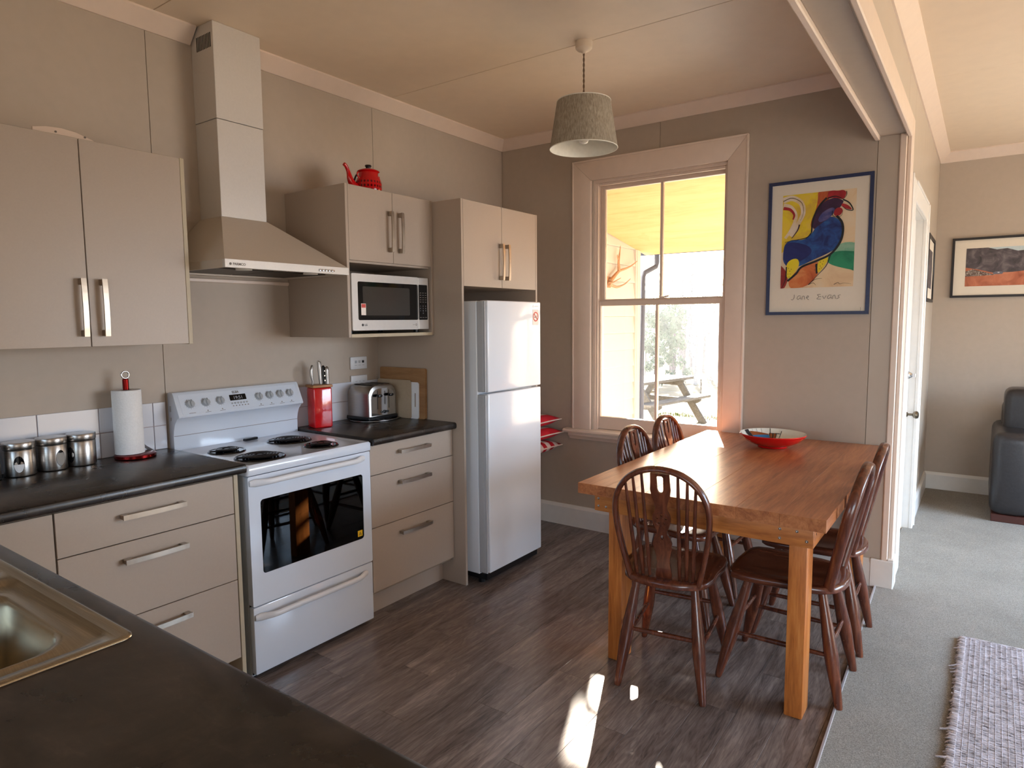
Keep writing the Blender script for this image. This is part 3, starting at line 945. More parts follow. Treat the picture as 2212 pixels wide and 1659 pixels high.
# picnic table
pt = thing('picnic_table', 'weathered grey wooden picnic table with attached benches on the lawn', 'picnic table', (-1.65, 8.1, -0.285), R(-8))
for k in range(4):
    obj('plank', box(B(), -0.36 + k * 0.181, -0.36 + k * 0.181 + 0.172, -0.95, 0.95, 0.705, 0.75, 0.004), M['picnic'], pt, world=False)
for s in (-1, 1):
    obj('bench', box(B(), s * 0.42 if s > 0 else -0.68, 0.68 if s > 0 else -0.42, -0.95, 0.95, 0.41, 0.45, 0.004), M['picnic'], pt, world=False)
for y_ in (-0.62, 0.62):
    bm = B(); prism(bm, [(-0.34, 0.705), (-0.34, 0.67), (-0.27, 0.615), (0.27, 0.615), (0.34, 0.67), (0.34, 0.705)], y_ - 0.03, y_ + 0.02, 'XZ'); obj('cross_bar', bm, M['picnic'], pt, world=False)
    bm = B(); prism(bm, [(-0.66, 0.41), (-0.66, 0.37), (-0.60, 0.33), (0.60, 0.33), (0.66, 0.37), (0.66, 0.41)], y_ - 0.03, y_ + 0.02, 'XZ'); obj('cross_bar', bm, M['picnic'], pt, world=False)
    for s in (-1, 1):
        bm = B(); prism(bm, [(s * 0.16, 0.69), (s * 0.28, 0.69), (s * 0.76, 0.0), (s * 0.62, 0.0)], y_ + 0.02, y_ + 0.065, 'XZ'); obj('leg', bm, M['picnic'], pt, world=False)
# grass tuft strip
bm = B()
for k in range(1500):
    x_ = random.uniform(-1.9, -0.35); y_ = 9.05 + random.gauss(0, 0.13) - 0.1 * x_
    h = random.uniform(0.03, 0.10); a = random.uniform(0, PI)
    dx, dy = 0.008 * math.cos(a), 0.008 * math.sin(a)
    bm.faces.new([bm.verts.new((x_ - dx, y_ - dy, -0.31)), bm.verts.new((x_ + dx, y_ + dy, -0.31)), bm.verts.new((x_ + random.uniform(-.03, .03), y_, -0.31 + h))])
gs = obj('grass', bm, M['grass_green'], smooth=0); prop(gs, 'tufts of green grass growing at the foot of the picnic table', 'grass', kind='stuff')
# fence posts and wires
fps = []
for i, (x_, y_) in enumerate([(-6.45, 24.25), (-5.3, 25.6), (-9.6, 21.5), (-3.0, 27.5)]):
    zg = -1.78
    bm = B(); cyl(bm, (x_, y_, zg - 0.05), 0.035 if i == 0 else 0.03, 0.85 if i == 0 else 0.7, 8)
    o = obj('fence_post', bm, M['post'])
    prop(o, ['dark upright fence post standing in the dry paddock', 'pale fence post right of the dark one', 'fence post left of the dark one behind the picnic table', 'farthest right fence post in the paddock'][i], 'post', 'posts of the paddock fence')
bm = B()
for dz in (0.3, 0.5, 0.7):
    sweep(bm, [(-9.6, 21.44, -1.78 + dz), (-6.45, 24.19, -1.78 + dz), (-5.27, 25.53, -1.78 + dz), (-3.0, 27.43, -1.78 + dz)], 0.004, 4)
o = obj('fence_wire', bm, M['bark_pale']); prop(o, 'thin wires strung between the paddock fence posts', 'wire')
# trees
def bare_tree(pos, h, seed, mat, label, spread=0.35, group=None):
    rnd = random.Random(seed)
    t = thing('bare_tree', label, 'tree', pos, 0, group)
    bm = B()
    def trunkpt(s): return Vector((0.12 * math.sin(s * 5 + seed) * s, 0.1 * math.sin(s * 4 + seed * 2) * s, h * s))
    sweep(bm, [trunkpt(k / 8) for k in range(9)], [0.11 * (1 - k / 8 * 0.92) for k in range(9)], 6)
    obj('trunk', bm, mat, t, world=False)
    bm = B()
    def br(p, d, L, r_, dep):
        q1 = p + d * L * 0.5; q2 = p + d * L + Vector((0, 0, 0.15 * L))
        sweep(bm, [p, q1, q2], [r_, r_ * 0.7, r_ * 0.3], 3, cap=False)
        if dep:
            for _ in range(4):
                f = rnd.uniform(0.25, 1)
                base = p.lerp(q2, f)
                a = Vector((rnd.gauss(0, 1), rnd.gauss(0, 1), rnd.gauss(0.5, 0.6))).normalized()
                br(base, (d * 0.8 + a * 0.7).normalized(), L * rnd.uniform(0.35, 0.6), r_ * 0.6, dep - 1)
    for _ in range(24):
        s = rnd.uniform(0.2, 0.97)
        a = rnd.uniform(0, 2 * PI)
        d = Vector((math.cos(a) * spread * 2, math.sin(a) * spread * 2, 0.9)).normalized()
        br(trunkpt(s), d, h * 0.24 * (1.1 - s * 0.7), 0.028, 2)
    o = obj('branches', bm, mat, t, world=False, smooth=0)
    o['kind'] = 'stuff'
    return t
def conifer(pos, h, seed, label, wd=0.2, group=None):
    rnd = random.Random(seed)
    t = thing('conifer', label, 'tree', pos, 0, group)
    bm = B(); sweep(bm, [(0, 0, 0), (0, 0, h * 0.98)], [0.16, 0.02], 6); obj('trunk', bm, M['bark'], t, world=False)
    bm = B()
    for _ in range(1700):
        s = rnd.uniform(0.05, 1) ** 0.8
        a = rnd.uniform(0, 2 * PI)
        rr = h * wd * (1.05 - s) * rnd.uniform(0.25, 1.0) * (0.75 + 0.35 * math.sin(s * 40 + seed))
        p = Vector((math.cos(a) * rr, math.sin(a) * rr, s * h - 0.25 * rr))
        k = rnd.uniform(0.05, 0.16)
        d = Vector((math.cos(a + rnd.uniform(-1, 1)), math.sin(a + rnd.uniform(-1, 1)), rnd.uniform(-0.7, 0.3))) * k
        e = Vector((rnd.gauss(0, 1), rnd.gauss(0, 1), rnd.gauss(0, 1))).normalized() * k * 0.35
        bm.faces.new([bm.verts.new(p - d - e * 0.3), bm.verts.new(p + e), bm.verts.new(p + d * 1.3), bm.verts.new(p - e)])
    o = obj('foliage', bm, M['conifer'], t, world=False, smooth=0); o['kind'] = 'stuff'
    return t
def leafy(pos, h, rx, seed, label, mat, n=3800):
    rnd = random.Random(seed)
    t = thing('evergreen_tree', label, 'tree', pos)
    bm = B(); sweep(bm, [(0, 0, 0), (0.1, 0, h * 0.4), (0, 0.1, h * 0.8)], [0.14, 0.1, 0.03], 6); obj('trunk', bm, M['bark'], t, world=False)
    bm = B()
    cl = [(Vector((rnd.gauss(0, rx * 0.5), rnd.gauss(0, rx * 0.5), h * rnd.uniform(0.08, 0.95))), rnd.uniform(0.3, 0.6) * rx) for _ in range(26)]
    for k in range(n):
        c_, r_ = cl[k % 26]
        d = Vector((rnd.gauss(0, 1), rnd.gauss(0, 1), rnd.gauss(0, 1))).normalized()
        p = c_ + d * r_ * rnd.uniform(0.6, 1)
        s = rnd.uniform(0.04, 0.10)
        e = Vector((rnd.gauss(0, 1), rnd.gauss(0, 1), rnd.gauss(0, 1))).normalized() * s
        f = d.cross(e).normalized() * s * 0.6
        bm.faces.new([bm.verts.new(p - e), bm.verts.new(p + f), bm.verts.new(p + e), bm.verts.new(p - f)])
    o = obj('foliage', bm, mat, t, world=False, smooth=0); o['kind'] = 'stuff'
ZG = -1.9
def at(px, dist):
    """ground point in the direction of a bearing given as horizontal slope"""
    s = (px - 1106) / fpx
    return (cam_pos.x + (fw.x / math.cos(pitch) + rt.x * s) * dist, cam_pos.y + (fw.y / math.cos(pitch) + rt.y * s) * dist, ZG)
leafy(at(1416, 31.5), 3.9, 0.75, 1, 'dense green evergreen tree left of the bare trunks', M['bush'])
leafy(at(1455, 35.5), 4.5, 0.75, 2, 'dark green evergreen tree beside the grey trunks', M['bush'])
def top(dist, y): return (680 - y) / fpx * dist + 1.443 - ZG
conifer(at(1492, 46), top(46, 556), 3, 'tall hazy conifer left of the window middle', 0.13, 'tall conifers behind the paddock')
conifer(at(1472, 51), top(51, 568), 33, 'slightly shorter conifer crown left of the tall one', 0.12, 'tall conifers behind the paddock')
conifer(at(1543, 53.5), top(53.5, 552), 4, 'tall hazy conifer at the right edge of the window', 0.13, 'tall conifers behind the paddock')
conifer(at(1592, 48.5), top(48.5, 575), 5, 'conifer half hidden behind the right window frame', 0.13, 'tall conifers behind the paddock')
lb = ['bare grey tree behind the downpipe', 'bare grey tree right of the downpipe', 'bare tree in front of the left evergreen', 'slim bare tree left of the tall conifer', 'bare tree among the dark trunks under the tall conifer', 'pale trunked bare tree in the middle of the right pane', 'bare tree right of the pale trunk', 'bare tree with thin twigs near the right window stile', 'bare tree at the far right of the view', 'leaning bare tree behind the picnic table', 'thin bare tree between both conifers', 'bare tree overlapping the right conifer']
for i, (px, dist, y_) in enumerate([(1396, 40, 600), (1412, 56, 590), (1436, 59, 585), (1450, 43, 580), (1479, 38, 612), (1504, 33.5, 640), (1521, 41.5, 600), (1538, 36, 618), (1564, 39, 600), (1466, 62, 580), (1513, 65, 590), (1549, 44.5, 596)]):
    bare_tree(at(px, dist), top(dist, y_), 20 + i, M['bark_pale'] if i in (5, 7) else M['bark'], lb[i], 0.28, 'bare trees behind the paddock')
leafy(at(1478, 69), 3.0, 1.5, 7, 'dark undergrowth far behind the bare trunks, left part', M['conifer'], 2600)
leafy(at(1548, 72), 3.2, 1.6, 8, 'dark undergrowth far behind the bare trunks, right part', M['conifer'], 2600)
# morning haze lying over the paddock between the garden and the trees
bm = B(); box(bm, -60, 30, 13, 75, -2.2, 8.5)
hz = obj('haze', bm, None or M['glass'], smooth=0)
hm = bpy.data.materials.new('paddock_haze'); hm.use_nodes = True
hm.node_tree.nodes.clear()
ho = hm.node_tree.nodes.new('ShaderNodeOutputMaterial'); hv = hm.node_tree.nodes.new('ShaderNodeVolumeScatter')
hv.inputs['Density'].default_value = 0.0032; hv.inputs['Anisotropy'].default_value = 0.35; hv.inputs['Color'].default_value = (0.92, 0.95, 1.0, 1)
hm.node_tree.links.new(hv.outputs[0], ho.inputs['Volume'])
hz.data.materials[0] = hm
prop(hz, 'pale bright haze over the paddock in front of the trees', 'haze', kind='stuff')

# ============================================================ KITCHEN
def handle_h(parent, y, z, x, L=0.215):
    """horizontal bar handle on a front facing +X"""
    bm = B()
    for s in (-1, 1): box(bm, x, x + 0.026, y + s * L / 2 - (0.022 if s > 0 else 0), y + s * L / 2 + (0.022 if s < 0 else 0), z - 0.008, z + 0.008, 0.002)
    n = 8
    for k in range(n):
        a, b = -L / 2 + L * k / n, -L / 2 + L * (k + 1) / n
        def bow(t): return 0.024 + 0.004 * (1 - (2 * t / L) ** 2)
        t = B(); prism(t, [(x + bow(a), y + a), (x + bow(b), y + b), (x + bow(b) + 0.006, y + b), (x + bow(a) + 0.006, y + a)], z - 0.0085, z + 0.0085, 'XY'); merge(bm, t)
    return obj('handle', bm, M['handle'], parent)
def handle_v(parent, y, z, x, L=0.20):
    bm = B()
    for s in (-1, 1): box(bm, x, x + 0.026, y - 0.008, y + 0.008, z + s * L / 2 - (0.022 if s > 0 else 0), z + s * L / 2 + (0.022 if s < 0 else 0), 0.002)
    n = 8
    for k in range(n):
        a, b = -L / 2 + L * k / n, -L / 2 + L * (k + 1) / n
        def bow(t): return 0.024 + 0.004 * (1 - (2 * t / L) ** 2)
        t = B(); prism(t, [(x + bow(a), z + a), (x + bow(b), z + b), (x + bow(b) + 0.006, z + b), (x + bow(a) + 0.006, z + a)], y - 0.0085, y + 0.0085, 'XZ'); merge(bm, t)
    return obj('handle', bm, M['handle'], parent)
def drawer_unit(label, y0, y1, zs_, hy, xf=0.57, kick=True, sides=True, hlen=0.215):
    t = thing('base_cabinet', label, 'cabinet', (0.3, (y0 + y1) / 2, 0), 0)
    bm = B()
    box(bm, 0.02, xf - 0.019, y0, y0 + 0.016, 0.13, 0.862); box(bm, 0.02, xf - 0.019, y1 - 0.016, y1, 0.13, 0.862)
    box(bm, 0.02, xf - 0.019, y0 + 0.016, y1 - 0.016, 0.13, 0.146); box(bm, 0.02, 0.036, y0 + 0.016, y1 - 0.016, 0.146, 0.862)
    box(bm, xf - 0.08, xf - 0.019, y0 + 0.016, y1 - 0.016, 0.846, 0.862)
    obj('carcass', bm, M['cab_dark'], t, smooth=0)
    bm = B(); box(bm, 0.465, 0.48, y0, y1, 0.0, 0.13)
    obj('kickboard', bm, M['cab'], t, smooth=0)
    for z0, z1, hz in zs_:
        d = obj('drawer', box(B(), xf - 0.018, xf, y0 + 0.0015, y1 - 0.0015, z0, z1, 0.0012), M['cab'], t)
        if hz: handle_h(d, hy, hz, xf, hlen)
    return t
drawer_unit('three-drawer base cabinet left of the cooker', -1.295, -0.692, [(0.711, 0.857, 0.80), (0.448, 0.708, 0.647), (0.130, 0.445, 0.388)], -0.998)
drawer_unit('three-drawer base cabinet between the cooker and the fridge', 0.0015, 0.597, [(0.719, 0.861, 0.809), (0.464, 0.716, 0.656), (0.147, 0.461, 0.40)], 0.289)
# plain end panel beside the cooker
t = obj('end_panel', box(B(), 0.02, 0.57, -0.690, -0.673, 0.0, 0.862, 0.001), M['edge'], smooth=0)
prop(t, 'narrow vertical end panel between the left drawers and the cooker', 'panel')
# corner door left
t = thing('base_cabinet', 'corner base cabinet with a plain door, leftmost under the left worktop', 'cabinet', (0.3, -1.42, 0))
bm = B(); box(bm, 0.02, 0.551, -2.1, -1.2975, 0.13, 0.862); obj('carcass', bm, M['cab_dark'], t, smooth=0)
bm = B(); box(bm, 0.465, 0.48, -1.56, -1.2975, 0, 0.13); obj('kickboard', bm, M['cab'], t, smooth=0)
obj('door', box(B(), 0.552, 0.57, -1.555, -1.2985, 0.147, 0.857, 0.0012), M['cab'], t)
# worktops
def worktop_profile(x1, z0=0.864, z1=0.90):
    r_ = 0.012
    return [(0.0, z0), (x1 - r_, z0), (x1 - 0.003, z0 + 0.004), (x1, z0 + r_), (x1, z1 - r_), (x1 - 0.003, z1 - 0.003), (x1 - r_, z1), (0.0, z1)]
wt = thing('worktop', 'continuous dark laminate worktop left of the cooker and around the sink', 'worktop', (0.3, -1.2, 0.864))
bm = B()
pr_ = [(0.01, 0.864), (0.589, 0.864), (0.597, 0.868), (0.60, 0.876), (0.60, 0.888), (0.597, 0.896), (0.589, 0.90), (0.01, 0.90)]
prism(bm, pr_, -1.53, -0.652, 'XZ')
obj('top', bm, M['worktop'], wt, smooth=40)
# bench with the sink cut-out
bm = B()
SX0, SX1, SY0, SY1 = 0.62, 1.695, -2.03, -1.592
XE = 2.47
def bprof(y0, y1, left=False, right=False):
    pts = [(y0, 0.864)]
    if right: pts += [(y1 - 0.012, 0.864), (y1 - 0.003, 0.868), (y1, 0.876), (y1, 0.888), (y1 - 0.003, 0.896), (y1 - 0.012, 0.90)]
    else: pts += [(y1, 0.864), (y1, 0.90)]
    pts += [(y0, 0.90)]
    return pts
prism(bm, bprof(SY1, -1.53, right=True), 0.601, XE, 'YZ')
box(bm, 0.0, 0.601, -2.15, -1.5301, 0.864, 0.90)
box(bm, 0.601, XE, -2.15, SY0, 0.864, 0.90)
box(bm, 0.601, SX0, SY0, SY1, 0.864, 0.90); box(bm, SX1, XE, SY0, SY1, 0.864, 0.90)
obj('bench_top', bm, M['worktop'], wt, smooth=40)
wt2 = thing('worktop', 'short dark laminate worktop right of the cooker under the toaster', 'worktop', (0.3, 0.3, 0.864))
bm = B(); prism(bm, pr_, 0.0035, 0.5965, 'XZ'); obj('top', bm, M['worktop'], wt2, smooth=40)
# peninsula carcass
t = thing('base_cabinet', 'cabinet run under the sink bench, hidden behind the near worktop', 'cabinet', (1.5, -1.85, 0))
bm = B(); box(bm, 0.62, 2.43, -2.11, -1.58, 0.13, 0.70); box(bm, 0.62, 2.43, -2.11, -2.05, 0.70, 0.862); box(bm, 1.75, 2.43, -2.05, -1.58, 0.70, 0.862); obj('carcass', bm, M['cab'], t, smooth=0)
bm = B(); box(bm, 0.62, 2.40, -2.05, -1.63, 0, 0.13); obj('kickboard', bm, M['cab'], t, smooth=0)
for k in range(3):
    d = obj('door', box(B(), 0.622 + k * 0.603, 1.222 + k * 0.603, -1.579, -1.561, 0.14, 0.858, 0.0012), M['cab'], t)
    bm = B(); 
    x_ = (0.70 if k == 1 else 1.14) + (k * 0.603)
    box(bm, x_ - 0.008, x_ + 0.008, -1.535, -1.529, 0.6, 0.8, 0.002); box(bm, x_ - 0.008, x_ + 0.008, -1.561, -1.535, 0.6, 0.622); box(bm, x_ - 0.008, x_ + 0.008, -1.561, -1.535, 0.778, 0.8)
    obj('handle', bm, M['handle'], d)
# sink: sheet with an inset ledge and a bowl
sk = thing('sink', 'stainless steel inset sink with a rounded bowl in the near worktop', 'sink', (1.2, -1.81, 0.9))
def loft(bm, loops, close_last=True):
    rings = [[bm.verts.new(p) for p in lp] for lp in loops]
    for a, b in zip(rings, rings[1:]):
        n = len(a)
        for k in range(n): bm.faces.new([a[k], a[(k + 1) % n], b[(k + 1) % n], b[k]])
    if close_last: bm.faces.new(rings[-1])
    return rings
def rr3(x0, x1, y0, y1, r_, z, n=6): return [(a, b, z) for a, b in rrect(x0, x1, y0, y1, r_, n)]
bm = B()
loops = [rr3(0.600, 1.715, -2.052, -1.575, 0.024, 0.9005), rr3(0.601, 1.714, -2.051, -1.576, 0.024, 0.9035),
         rr3(0.606, 1.709, -2.046, -1.581, 0.022, 0.9055), rr3(0.612, 1.703, -2.040, -1.587, 0.020, 0.9045)]
rings = loft(bm, loops, False)
# ledge and bowl on the right half, drainer on the left: plate with two recesses built from strips
outer = rings[-1]
z_ = 0.9045
bl = rr3(1.235, 1.690, -2.025, -1.602, 0.035, z_)
dl = rr3(0.625, 1.190, -2.025, -1.602, 0.035, z_)
# plate: fill by strips
def quad(a, b, c, d):
    bm.faces.new([bm.verts.new(p) for p in (a, b, c, d)])
loft(bm, [bl, rr3(1.243, 1.682, -2.017, -1.610, 0.035, 0.8985), rr3(1.263, 1.672, -1.995, -1.632, 0.045, 0.8965), rr3(1.275, 1.662, -1.985, -1.645, 0.060, 0.9025), rr3(1.283, 1.655, -1.978, -1.652, 0.075, 0.9015),
          rr3(1.288, 1.650, -1.973, -1.657, 0.075, 0.893), rr3(1.300, 1.638, -1.962, -1.668, 0.075, 0.80), rr3(1.315, 1.622, -1.948, -1.682, 0.07, 0.745), rr3(1.36, 1.58, -1.91, -1.72, 0.06, 0.735)])
loft(bm, [dl, rr3(0.64, 1.175, -2.01, -1.617, 0.035, 0.896)])
for k in range(9):
    sweep(bm, [(0.68, -1.66 - k * 0.038, 0.897), (1.14, -1.66 - k * 0.038, 0.897)], (0.006), 6)
cb = curve_bm([rrect(0.612, 1.703, -2.040, -1.587, 0.020, 6), rrect(1.235, 1.690, -2.025, -1.602, 0.035, 6), rrect(0.625, 1.190, -2.025, -1.602, 0.035, 6)], 0.0)
bmesh.ops.translate(cb, verts=cb.verts, vec=(0, 0, z_))
merge(bm, cb)
bmesh.ops.remove_doubles(bm, verts=bm.verts, dist=1e-5)
obj('basin', bm, M['sink'], sk, smooth=50)
bm = B(); lathe(bm, [(0.038, 0.0), (0.038, 0.004), (0.03, 0.005), (0.028, 0.001), (0, 0.001)], (1.47, -1.815, 0.735), 24)
obj('drain', bm, M['chrome'], sk)
# ---- wall cabinet left
t = thing('wall_cabinet', 'wide two-door wall cabinet at the left above the canisters', 'cabinet', (0.17, -1.1, 1.364))
bm = B(); box(bm, 0.001, 0.327, -1.46, -0.7145, 1.366, 2.074); obj('carcass', bm, M['cab'], t, smooth=0)
bm = B(); box(bm, 0.001, 0.345, -0.713, -0.697, 1.362, 2.076, 0.001); obj('side_panel', bm, M['edge'], t, smooth=0)
for a, b, hy in ((-1.062, -0.7145, -1.02), (-1.46, -1.065, -1.087)):
    d = obj('door', box(B(), 0.328, 0.346, a, b, 1.364, 2.074, 0.0012), M['cab'], t)
    handle_v(d, hy, 1.50, 0.346)
# ---- microwave cabinet
t = thing('wall_cabinet', 'wall cabinet with an open microwave niche under two doors', 'cabinet', (0.22, 0.3, 1.37))
bm = B(); box(bm, 0.001, 0.4516, 0.0015, 0.0175, 1.3694, 2.0845, 0.001); obj('side_panel', bm, M['cab'], t, smooth=0)
bm = B(); box(bm, 0.001, 0.4516, 0.5805, 0.5965, 1.3694, 2.0845, 0.001); obj('side_panel', bm, M['cab'], t, smooth=0)
bm = B(); box(bm, 0.001, 0.4516, 0.0175, 0.5805, 1.3694, 1.3854); obj('bottom_shelf', bm, M['edge'], t, smooth=0)
bm = B(); box(bm, 0.001, 0.432, 0.0175, 0.5805, 1.725, 1.741); box(bm, 0.001, 0.432, 0.0175, 0.5805, 2.0685, 2.0845); box(bm, 0.001, 0.010, 0.0175, 0.5805, 1.3854, 2.0685); obj('carcass', bm, M['cab'], t, smooth=0)
for a, b, hy in ((0.0185, 0.3025, 0.277), (0.3045, 0.5795, 0.347)):
    d = obj('door', box(B(), 0.433, 0.4516, a, b, 1.735, 2.0835, 0.0012), M['cab'], t)
    handle_v(d, hy, 1.888, 0.4516, 0.20)
# ---- fridge surround
t = thing('tall_cabinet', 'tall fridge surround with a two-door cupboard on top', 'cabinet', (0.33, 0.95, 0))
bm = B(); box(bm, 0.001, 0.650, 0.598, 0.614, 0.0, 2.079, 0.001); obj('side_panel', bm, M['cab'], t, smooth=0)
bm = B(); box(bm, 0.001, 0.650, 1.300, 1.316, 0.0, 2.079, 0.001); obj('side_panel', bm, M['cab'], t, smooth=0)
bm = B(); box(bm, 0.001, 0.631, 0.6145, 1.2995, 1.630, 1.646); box(bm, 0.001, 0.631, 0.6145, 1.2995, 2.063, 2.079); box(bm, 0.001, 0.012, 0.6145, 1.2995, 1.646, 2.063); obj('carcass', bm, M['cab'], t, smooth=0)
for a, b, hy in ((0.6155, 0.9535, 0.935), (0.9555, 1.2985, 0.990)):
    d = obj('door', box(B(), 0.632, 0.650, a, b, 1.628, 2.078, 0.0012), M['cab'], t)
    handle_v(d, hy, 1.772, 0.650, 0.20)
# ---- fridge
t = thing('fridge', 'tall white two-door fridge freezer in the cabinet surround', 'fridge', (0.45, 0.92, 0.0))
bm = B(); box(bm, 0.10, 0.695, 0.660, 1.185, 0.055, 1.550, 0.004); obj('body', bm, M['fridge'], t)
bm = B(); box(bm, 0.14, 0.735, 0.675, 1.175, 0.025, 0.055)
for yy in (0.70, 1.15): cyl(bm, (0.68, yy, 0.0), 0.018, 0.03, 12)
cyl(bm, (0.18, 0.70, 0), 0.018, 0.03, 12); cyl(bm, (0.18, 1.15, 0), 0.018, 0.03, 12)
obj('base_grille', bm, M['black'], t)
for z0, z1 in ((1.062, 1.552), (0.066, 1.054)):
    bm = B(); box(bm, 0.700, 0.757, 0.676, 1.190, z0, z1, 0.008, 3)
    d = obj('door', bm, M['fridge'], t)
    bm = B(); box(bm, 0.700, 0.740, 0.6555, 0.6755, z0 + 0.004, z1 - 0.004, 0.003); box(bm, 0.740, 0.755, 0.655, 0.663, z0 + 0.004, z1 - 0.004, 0.002)
    obj('handle', bm, M['grey_plastic'], d)
    bm = B(); box(bm, 0.695, 0.700, 0.668, 1.182, z0 + 0.006, z1 - 0.006)
    obj('door_seal', bm, M['seal'], d)
fz = t
ns = thing('sticker', 'small no-smoking sticker on the upper fridge door', 'sticker', (0.7575, 1.13, 1.43))
bm = B(); box(bm, 0.7573, 0.7578, 1.104, 1.166, 1.418, 1.507); obj('backing', bm, M['sticker_white'], ns, smooth=0)
ring = curve_bm([[(0.028 * math.cos(a * PI / 16), 0.028 * math.sin(a * PI / 16)) for a in range(32)], [(0.021 * math.cos(a * PI / 16), 0.021 * math.sin(a * PI / 16)) for a in range(32)]], 0.0004)
bar_ = B(); rbox(bar_, (0, 0, 0), (0.048, 0.006, 0.0004), rz=R(-45)); merge(ring, bar_)
onface(ring, F_X, (0.7581, 1.135, 1.466)); obj('symbol', ring, M['sticker_red'], ns, smooth=0)
cg = B(); rbox(cg, (-0.003, 0, 0), (0.026, 0.004, 0.0004)); rbox(cg, (0.012, 0.006, 0), (0.003, 0.010, 0.0004)); onface(cg, F_X, (0.7580, 1.135, 1.463)); obj('cigarette', cg, M['ink'], ns, smooth=0)
bm = B()
for a in (90, 210, 330):
    q_ = B(); c_, s_ = math.cos(R(a)), math.sin(R(a))
    pts = [(0, 0), (0.006 * math.cos(R(a - 30)), 0.006 * math.sin(R(a - 30))), (0.0104 * c_, 0.0104 * s_), (0.006 * math.cos(R(a + 30)), 0.006 * math.sin(R(a + 30)))]
    prism(q_, pts, 0, 0.0005, 'XY'); merge(bm, q_)
onface(bm, F_X, (0.7571, 1.110, 1.525)); obj('emblem', bm, M['trim_white'], fz, smooth=0)
bm = B(); q_ = [(1.125 + k * 0.0055, 0.0038) for k in range(8)]
for yy, ww in q_: box(bm, 0.757, 0.7574, yy, yy + ww, 1.523, 1.528)
obj('nameplate', bm, M['trim_white'], fz, smooth=0)

# ---- cooker
ck = thing('cooker', 'white freestanding electric cooker with four coil burners', 'cooker', (0.3, -0.321, 0))
YL, YR = -0.641, -0.002
bm = B(); box(bm, 0.02, 0.545, YL + 0.004, YR - 0.004, 0.012, 0.842, 0.002); obj('body', bm, M['grey_plastic'], ck)
bm = B(); box(bm, 0.545, 0.549, YL + 0.008, YR - 0.008, 0.02, 0.842); obj('front_gap', bm, M['dark_gap'], ck, smooth=0)
bm = B()
for xx in (0.08, 0.48):
    for yy in (YL + 0.06, YR - 0.06): cyl(bm, (xx, yy, 0), 0.02, 0.013, 12)
obj('foot', bm, M['black'], ck)
# hob plate with a slightly raised rim
bm = B()
loft(bm, [rr3(0.028, 0.582, YL, YR, 0.010, 0.8455), rr3(0.024, 0.586, YL - 0.002, YR + 0.002, 0.012, 0.852), rr3(0.024, 0.586, YL - 0.002, YR + 0.002, 0.012, 0.880), rr3(0.030, 0.580, YL + 0.004, YR - 0.004, 0.012, 0.8875), rr3(0.040, 0.568, YL + 0.014, YR - 0.014, 0.012, 0.8875), rr3(0.05, 0.556, YL + 0.026, YR - 0.026, 0.015, 0.884)])
bmesh.ops.contextual_create(bm, geom=[v for v in bm.verts if abs(v.co.z - 0.8455) < 1e-5])
obj('hob_plate', bm, M['white'], ck, smooth=40)
for cx_, cy_, r_, nm in ((0.222, -0.505, 0.074, 0), (0.455, -0.497, 0.098, 1), (0.228, -0.190, 0.098, 2), (0.455, -0.185, 0.074, 3)):
    bm = B(); lathe(bm, [(r_ - 0.012, -0.004), (r_ - 0.006, 0.004), (r_, 0.006), (r_ + 0.003, 0.003), (r_ + 0.005, 0.0)], (cx_, cy_, 0.884), 40)
    # dish inside
    lathe(bm, [(0.0, 0.0006), (r_ - 0.02, 0.0006), (r_ - 0.007, 0.004)], (cx_, cy_, 0.884), 40)
    p = obj('burner', bm, M['black_enamel'], ck, smooth=50)
    bm = B(); pts = []
    turns = 4.2 if r_ > 0.08 else 3.4
    N = int(turns * 22)
    for k in range(N + 1):
        a = 2 * PI * turns * k / N
        rr = 0.018 + (r_ - 0.026 - 0.018) * k / N
        pts.append((cx_ + rr * math.cos(a), cy_ + rr * math.sin(a), 0.8955))
    sweep(bm, pts, [(0.0052, 0.0035)] * len(pts), 8, upv=(0, 0, 1))
    obj('coil', bm, M['coil'], p, smooth=60)
    bm = B(); cyl(bm, (cx_, cy_, 0.8850), 0.013, 0.012, 16, bev=0.002)
    for a in (0, 120, 240): rbox(bm, (cx_ + math.cos(R(a)) * r_ * 0.5, cy_ + math.sin(R(a)) * r_ * 0.5, 0.889), (r_ * 0.85, 0.003, 0.006), rz=R(a))
    obj('coil_support', bm, M['coil'], p)
bm = B(); rbox(bm, (0.075, -0.295, 0.893), (0.02, 0.075, 0.012), rz=R(8), bev=0.003); vt = obj('vent_cover', bm, M['black'], ck)
# backguard console
bm = B()
lathe_prof = [(0.004, 0.887), (0.040, 0.887), (0.040, 0.952), (0.044, 0.975), (0.055, 1.005), (0.078, 1.030), (0.092, 1.036), (0.094, 1.042), (0.050, 1.136), (0.042, 1.142), (0.010, 1.142), (0.004, 1.136)]
prism(bm, [(a, b) for a, b in lathe_prof], YL + 0.001, YR - 0.001, 'XZ')
obj('backguard', bm, M['white'], ck, smooth=35)
bm = B(); box(bm, 0.0395, 0.0412, YL + 0.003, YR - 0.003, 0.9505, 0.9525); obj('backguard_seam', bm, M['ink_grey'], ck, smooth=0)
